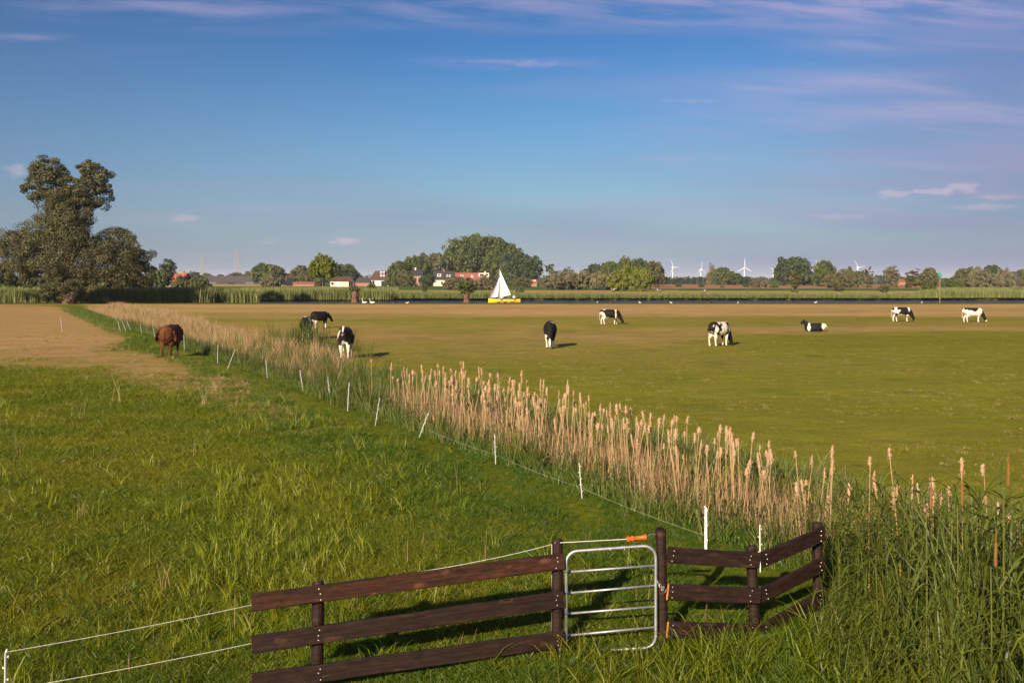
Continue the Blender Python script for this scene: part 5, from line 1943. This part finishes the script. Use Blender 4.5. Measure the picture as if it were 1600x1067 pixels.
def build_cows():
    W, B = WHITE, BLACK
    G = 'black and white cows grazing the field'
    vx = .030

    def cow(px, foot, yaw, s, neck, head, blobs, seed, label, lying=False, stride=.06, white_legs=True, base=BLACK, leg_h=.42):
        me = fused('cow', cow_body(neck, head, lying, stride), vx, M['coat'], coat_fn(blobs, head, seed, white_legs, base, leg_h), 4)
        place_animal('cow', me, px, foot, gy(foot), yaw, s, label, 'cow', G)
    cow(500, 513, 52, .90, LOW_N, LOW_H, [(.62, 0, 1.33, .07, .3, .12, W), (-.62, 0, .55, .2, .5, .14, W), (1.28, 0, .5, .12, .2, .10, W)], 1,
        'mostly black cow facing right, farthest of the three at left', leg_h=.36)
    cow(479, 531, 97, 1.0, GRAZE_N, GRAZE_H, [(-.1, 0, 1.38, .75, .17, .13, W), (-.55, -.26, 1.22, .25, .14, .15, W), (.9, 0, .8, .3, .4, .4, W)], 2,
        'black cow with white back stripe seen from behind, half hidden by reeds')
    cow(540, 559, -86, 1.0, UP_N, UP_H, [(1.12, 0, 1.30, .28, .055, .26, W), (.35, -.3, 1.25, .16, .2, .3, W), (.62, .02, .62, .2, .15, .18, W)], 3,
        'cow with a white blaze facing the camera, nearest of the three at left', stride=.03, leg_h=.62)
    cow(859.5, 543.5, -93, 1.0, GRAZE_N, GRAZE_H, [(.30, .10, 1.32, .17, .10, .14, W), (1.20, 0, .28, .2, .05, .2, W), (.5, -.2, .35, .2, .14, .42, W)], 4,
        'black cow grazing with head down towards the camera, alone mid field', stride=.03, leg_h=.36)
    cow(953, 507.5, 4, .86, GRAZE_N, GRAZE_H, [(.50, 0, 1.05, .10, .6, .5, W), (-.72, 0, .62, .28, .5, .36, W), (-.50, 0, 1.36, .16, .3, .08, W), (-.25, 0, .55, .3, .4, .1, W)], 5,
        'black cow with white shoulder band grazing left of the pied one', stride=.10, leg_h=.40)
    cow(1124, 541, 44, .93, GRAZE_N, GRAZE_H, [(-.56, 0, 1.02, .56, .6, .50, B), (.46, 0, 1.1, .14, .5, .6, B), (.98, 0, .6, .44, .5, .62, B), (.5, .16, .62, .16, .12, .30, B)], 16,
        'white cow with black rump and black head grazing at right of centre', base=WHITE, stride=.05, leg_h=.40)
    cow(1272, 518, 166, .82, LIE_N, LIE_H, [(.40, 0, .42, .20, .5, .30, W), (-.80, 0, .5, .18, .5, .3, W)], 7, 'black and white cow lying down with its head raised', True, white_legs=False)
    cow(1409, 503.5, 2, .88, GRAZE_N, GRAZE_H, [(-.70, 0, 1.02, .30, .5, .55, W), (.58, 0, 1.22, .09, .4, .3, W), (-.1, 0, .58, .5, .4, .10, W), (1.30, 0, .08, .10, .2, .10, W), (-.84, 0, 1.2, .12, .2, .12, B)], 8,
        'black saddled cow with white hindquarters grazing, left of the two at far right', stride=.08, leg_h=.44)
    cow(1520, 503.5, -4, .88, GRAZE_N, GRAZE_H, [(-.15, 0, 1.26, .52, .6, .24, B), (.98, 0, .6, .36, .5, .56, B), (.60, .0, 1.0, .10, .5, .35, W)], 9,
        'mostly white cow with black back and black head grazing, the rightmost', base=WHITE, stride=.08, leg_h=.44)
    # brown shaggy cow
    RB, RL, RD = np.array((.080, .026, .009)), np.array((.15, .054, .018)), np.array((.050, .015, .006))

    def brown(V):
        n = noise3(V, 7.0, 12)[:, None]
        c = RB + (RL - RB) * np.clip(n * 3 + .3, 0, 1) + (RD - RB) * np.clip(-n * 3, 0, 1)
        return c
    body = cow_body(UP_N, [(p[0] - .02, p[1], p[2] - .06, p[3] * 1.1) for p in UP_H], False, .03, 1.32)
    rr = random.Random(4)
    for i in range(150):                                          # hanging locks of hair
        a, x = rr.uniform(-1.9, 1.9), rr.uniform(-.80, .55)
        y, z = .41 * math.sin(a), .98 + .42 * math.cos(a)
        b0 = Vector((x, y, z))
        body.tube([b0, b0 + Vector((-.02, y * .12, -.10)), b0 + Vector((-.03, y * .10, -.20))], [.05, .045, .015], 5)
    me = fused('cow', body, .026, M['shaggy'], brown, 2)
    place_animal('cow', me, 267, 558, gy(558), 92, .98, 'shaggy reddish brown cow seen from behind by the white fence posts', 'cow')


build_cows()


def bird_body(kind):
    b = MB()
    if kind == 'swan':
        b.tube([(-.62, 0, .30), (-.45, 0, .24), (-.1, 0, .22), (.25, 0, .22), (.42, 0, .26)], [(.03, .03), (.16, .13), (.24, .21), (.19, .18), (.07, .08)], 12, up=(0, 0, 1))
        b.tube([(.32, 0, .28), (.46, 0, .50), (.42, 0, .74), (.46, 0, .92), (.56, 0, .97)], [.09, .06, .048, .045, .055], 8)
        b.tube([(.54, 0, .98), (.64, 0, .955), (.75, 0, .92)], [.055, .04, .018], 8)
    elif kind == 'duck':
        b.tube([(-.28, 0, .22), (-.18, 0, .17), (0, 0, .15), (.16, 0, .16), (.24, 0, .2)], [(.02, .015), (.09, .07), (.12, .11), (.09, .09), (.04, .04)], 10, up=(0, 0, 1))
        b.tube([(.18, 0, .2), (.25, 0, .30), (.27, 0, .36)], [.055, .042, .05], 8)
        b.tube([(.27, 0, .36), (.33, 0, .35), (.39, 0, .335)], [.05, .03, .014], 8)
        for s in (-1, 1):
            b.tube([(.02, s * .05, .1), (.02, s * .05, .0), (.07, s * .05, .0)], .014, 5)
    else:                                                         # goose in flight
        b.tube([(-.48, 0, .02), (-.34, 0, 0), (-.1, 0, 0), (.14, 0, 0), (.3, 0, .03)], [(.05, .01), (.07, .06), (.12, .12), (.10, .10), (.05, .05)], 10, up=(0, 0, 1))
        b.tube([(.22, 0, .03), (.40, 0, .07), (.54, 0, .08), (.60, 0, .08), (.70, 0, .06)], [.055, .038, .045, .042, .014], 8)
        for s in (-1, 1):
            b.tube([(.05, s * .05, .05), (.02, s * .34, .28), (-.06, s * .66, .42), (-.16, s * .92, .62)], [(.15, .025), (.16, .022), (.12, .018), (.04, .012)], 8, up=(1, 0, 0))
    return b


def build_birds():
    def pure(c, c2=None, thr=None):
        def f(V):
            k = np.tile(np.array(c), (len(V), 1))
            if c2 is not None:
                k[thr(V)] = np.array(c2)
            return k
        return f
    sw = fused('swan', bird_body('swan'), .022, M['feather'], pure((.80, .78, .74), (.55, .18, .03), lambda V: (V[:, 0] > .63)), 2)
    dk = fused('duck', bird_body('duck'), .014, M['feather'], pure((.045, .035, .028), (.16, .11, .075), lambda V: (V[:, 2] < .14)), 2)
    gl = fused('gull', bird_body('duck'), .014, M['feather'], pure((.78, .76, .73), (.32, .33, .36), lambda V: (V[:, 2] > .2) & (V[:, 0] < .1)), 2)
    gs = fused('goose', bird_body('goose'), .020, M['feather'], pure((.17, .13, .10), (.50, .44, .38), lambda V: (np.abs(V[:, 1]) > .35) & (V[:, 0] > -.06)), 2)

    def put(me, name, px, py, yaw, s, label, cat, group, Y=None, air=False):
        Y = Y or 147.0
        x = wx(px, Y)
        z = wz(py, Y) if air else float(ground_z(np.array([x]), np.array([Y]))[0])
        o = link(name, me, None, (x, Y, z), (0, R(-8) if air else 0, R(yaw)), (s, s, s))
        tag(o, label, cat, group)
    put(sw, 'swan', 569.5, 478, 205, .72, 'left one of two white swans on the river bank', 'swan', 'two swans', 146)
    put(sw, 'swan', 581.5, 478, 195, .72, 'right one of two white swans on the river bank', 'swan', 'two swans', 146)
    for k, (px, py, yaw, lab) in enumerate(((957, 455, 200, 'brown goose flying over the river in front of the wheat below the green clump'), (1030, 456, 20, 'goose with raised wings flying below the leftmost turbine'),
                                            (1099, 457, 185, 'goose flying low over the river below the second turbine'), (1168, 456, 160, 'goose flying over the river below the tallest turbine'))):
        put(gs, 'goose', px, py, yaw, 1.0, lab, 'goose', 'geese flying over the river', 165 + k, True)
    for k, px in enumerate((636, 933, 1000, 1049, 1153, 1274, 1440)):
        put(gl, 'gull', px, 0, (k * 67) % 360, .75, 'small pale gull standing on the river bank', 'gull', 'gulls resting on the river bank', 145 + (k * 7 % 4))
    for k, px in enumerate((535, 604, 615, 779, 789, 801, 846, 954, 958, 1060, 1085, 1092, 1107, 1111, 1228)):
        put(dk, 'duck', px, 0, (k * 101) % 360, 1.1, 'small dark duck sitting on the river bank', 'duck', 'ducks resting on the river bank', 144.5 + (k * 5 % 5))


build_birds()


# ------------------------------------------------------------------ sailing boat
def build_boat():
    Y = 176.0
    s = Y / FOC
    x0, x1 = wx(763, Y), wx(813, Y)
    L_ = x1 - x0
    e = empty('sailing_boat', ((x0 + x1) / 2, Y, Z_WATER))
    V, F = [], []
    st = [(-.5, .62, .02, -.02), (-.44, .60, .30, -.10), (-.3, .56, .62, -.16), (0, .52, .85, -.18), (.3, .52, .82, -.15), (.5, .55, .66, -.08)]
    for (f, top, w, bot) in st:
        x = f * L_
        V += [(x, -w, top), (x, -w * .92, top * .45), (x, -w * .45, bot), (x, 0, bot - .05), (x, w * .45, bot), (x, w * .92, top * .45), (x, w, top)]
    for i in range(len(st) - 1):
        for j in range(6):
            F.append((i * 7 + j, i * 7 + j + 1, i * 7 + 8 + j, i * 7 + 7 + j))
    F.append(tuple(range(7)))
    k = (len(st) - 1) * 7
    F.append(tuple(range(k + 6, k - 1, -1)))
    for i in range(len(st) - 1):
        F.append((i * 7, i * 7 + 7, i * 7 + 13, i * 7 + 6))
    MB().add(V, F).build('hull', M['yellow'], e)
    MB().tube([(f * L_, 0, t + .03) for f, t, _, _ in st], [(w + .03, .03) for _, _, w, _ in st], 8, up=(0, 0, 1)).build('deck', M['white_plastic'], e)
    xm = wx(780.5, Y) - e.location.x
    zt = wz(420, Y) - Z_WATER
    MB().tube([(xm, 0, .3), (xm, 0, zt)], .045, 7).build('mast', M['pylon'], e)
    zb = wz(464.5, Y) - Z_WATER

    def sail(name, P, belly, n=8):
        """triangular sail (tack, clew, head) with belly to leeward"""
        a, b, c = (Vector(p) for p in P)
        V, F = [], []
        for i in range(n + 1):
            u = i / n
            lo, hi = a.lerp(c, u), b.lerp(c, u)
            for j in range(n + 1):
                v = j / n
                p = lo.lerp(hi, v)
                p.y += belly * math.sin(math.pi * v) * (1 - u) ** .6 * (1 if u < 1 else 0)
                V.append(p)
        m = len(V)
        V += [p + Vector((0, .012, 0)) for p in V]
        for i in range(n):
            for j in range(n):
                q = i * (n + 1) + j
                F.append((q, q + 1, q + n + 2, q + n + 1))
                F.append((m + q + n + 1, m + q + n + 2, m + q + 1, m + q))
        return MB().add(V, F).build(name, M['sail'], e, smooth=True)
    clew = (wx(798, Y) - e.location.x, .55, wz(460.5, Y) - Z_WATER)
    sail('mainsail', [(xm, 0, zb), clew, (xm, 0, zt - .1)], .30)
    MB().tube([(xm, 0, zb - .05), (clew[0], clew[1], clew[2] - .04)], .03, 6).build('boom', M['pylon'], e)
    bow = wx(765, Y) - e.location.x
    sail('jib', [(bow, 0, .72), (wx(778, Y) - e.location.x, .75, wz(463.5, Y) - Z_WATER), (xm, 0, zt - 1.3)], .35)
    MB().tube([(bow, 0, .66), (xm, 0, zt - .5)], .012, 5).build('stay', M['pylon'], e)
    tag(e, 'small yellow sailing boat with white sails on the river', 'sailing boat')
    # two people sitting on the side deck
    for (px, shirt, lab, yaw) in ((784, (.75, .72, .68), 'person in a white top sitting amidships in the sailing boat', 0), (803, (.72, .68, .62), 'person in a white top sitting at the stern of the sailing boat', 20)):
        b = MB()
        b.tube([(0, 0, .0), (0, 0, .18), (.02, 0, .42), (.02, 0, .55)], [(.17, .13), (.15, .11), (.20, .12), (.09, .08)], 10, up=(0, 1, 0))
        b.tube([(.02, 0, .52), (.03, 0, .62)], .055, 8)
        b.ball((.04, 0, .72), (.095, .085, .12), 10, 8)
        b.tube([(.13, -.02, .68), (.15, 0, .69)], .018, 5)
        for q in (-1, 1):
            b.tube([(0, q * .19, .50), (.06, q * .24, .30), (.25, q * .17, .22), (.33, q * .15, .24)], [.055, .045, .035, .04], 7)
            b.tube([(0, q * .09, .05), (.38, q * .11, .10), (.42, q * .11, -.25), (.50, q * .11, -.30)], [.09, .07, .05, .045], 7)

        def col(V, shirt=shirt):
            c = np.tile(np.array(shirt), (len(V), 1))
            c[V[:, 2] > .57] = (.45, .27, .18)
            c[(V[:, 2] > .74) & (V[:, 0] < .09)] = (.05, .03, .02)
            c[V[:, 2] < .12] = (.03, .04, .08)
            c[(V[:, 0] > .22) & (V[:, 2] > .15) & (V[:, 2] < .3)] = (.45, .27, .18)
            return c
        o = link('person', fused('person', b, .022, M['cloth'], col, 2), None, (wx(px, Y), Y - .45, Z_WATER + .60), (0, 0, R(yaw - 90)))
        tag(o, lab, 'person')


build_boat()


# ------------------------------------------------------------------ the evening air
def build_haze():
    m = bpy.data.materials.new('haze')
    m.use_nodes = True
    N, L = m.node_tree.nodes, m.node_tree.links
    N.remove(N['Principled BSDF'])
    v = N.new('ShaderNodeVolumePrincipled')
    v.inputs['Color'].default_value = (.80, .86, 1.0, 1)
    v.inputs['Density'].default_value = .00008
    v.inputs['Anisotropy'].default_value = 0.0
    L.new(v.outputs[0], N['Material Output'].inputs['Volume'])
    o = MB().box((0, 15000, 48), (29000, 31500, 106)).build('haze', m)
    tag(o, 'thin evening haze over the fields', 'haze', kind='stuff')


build_haze()
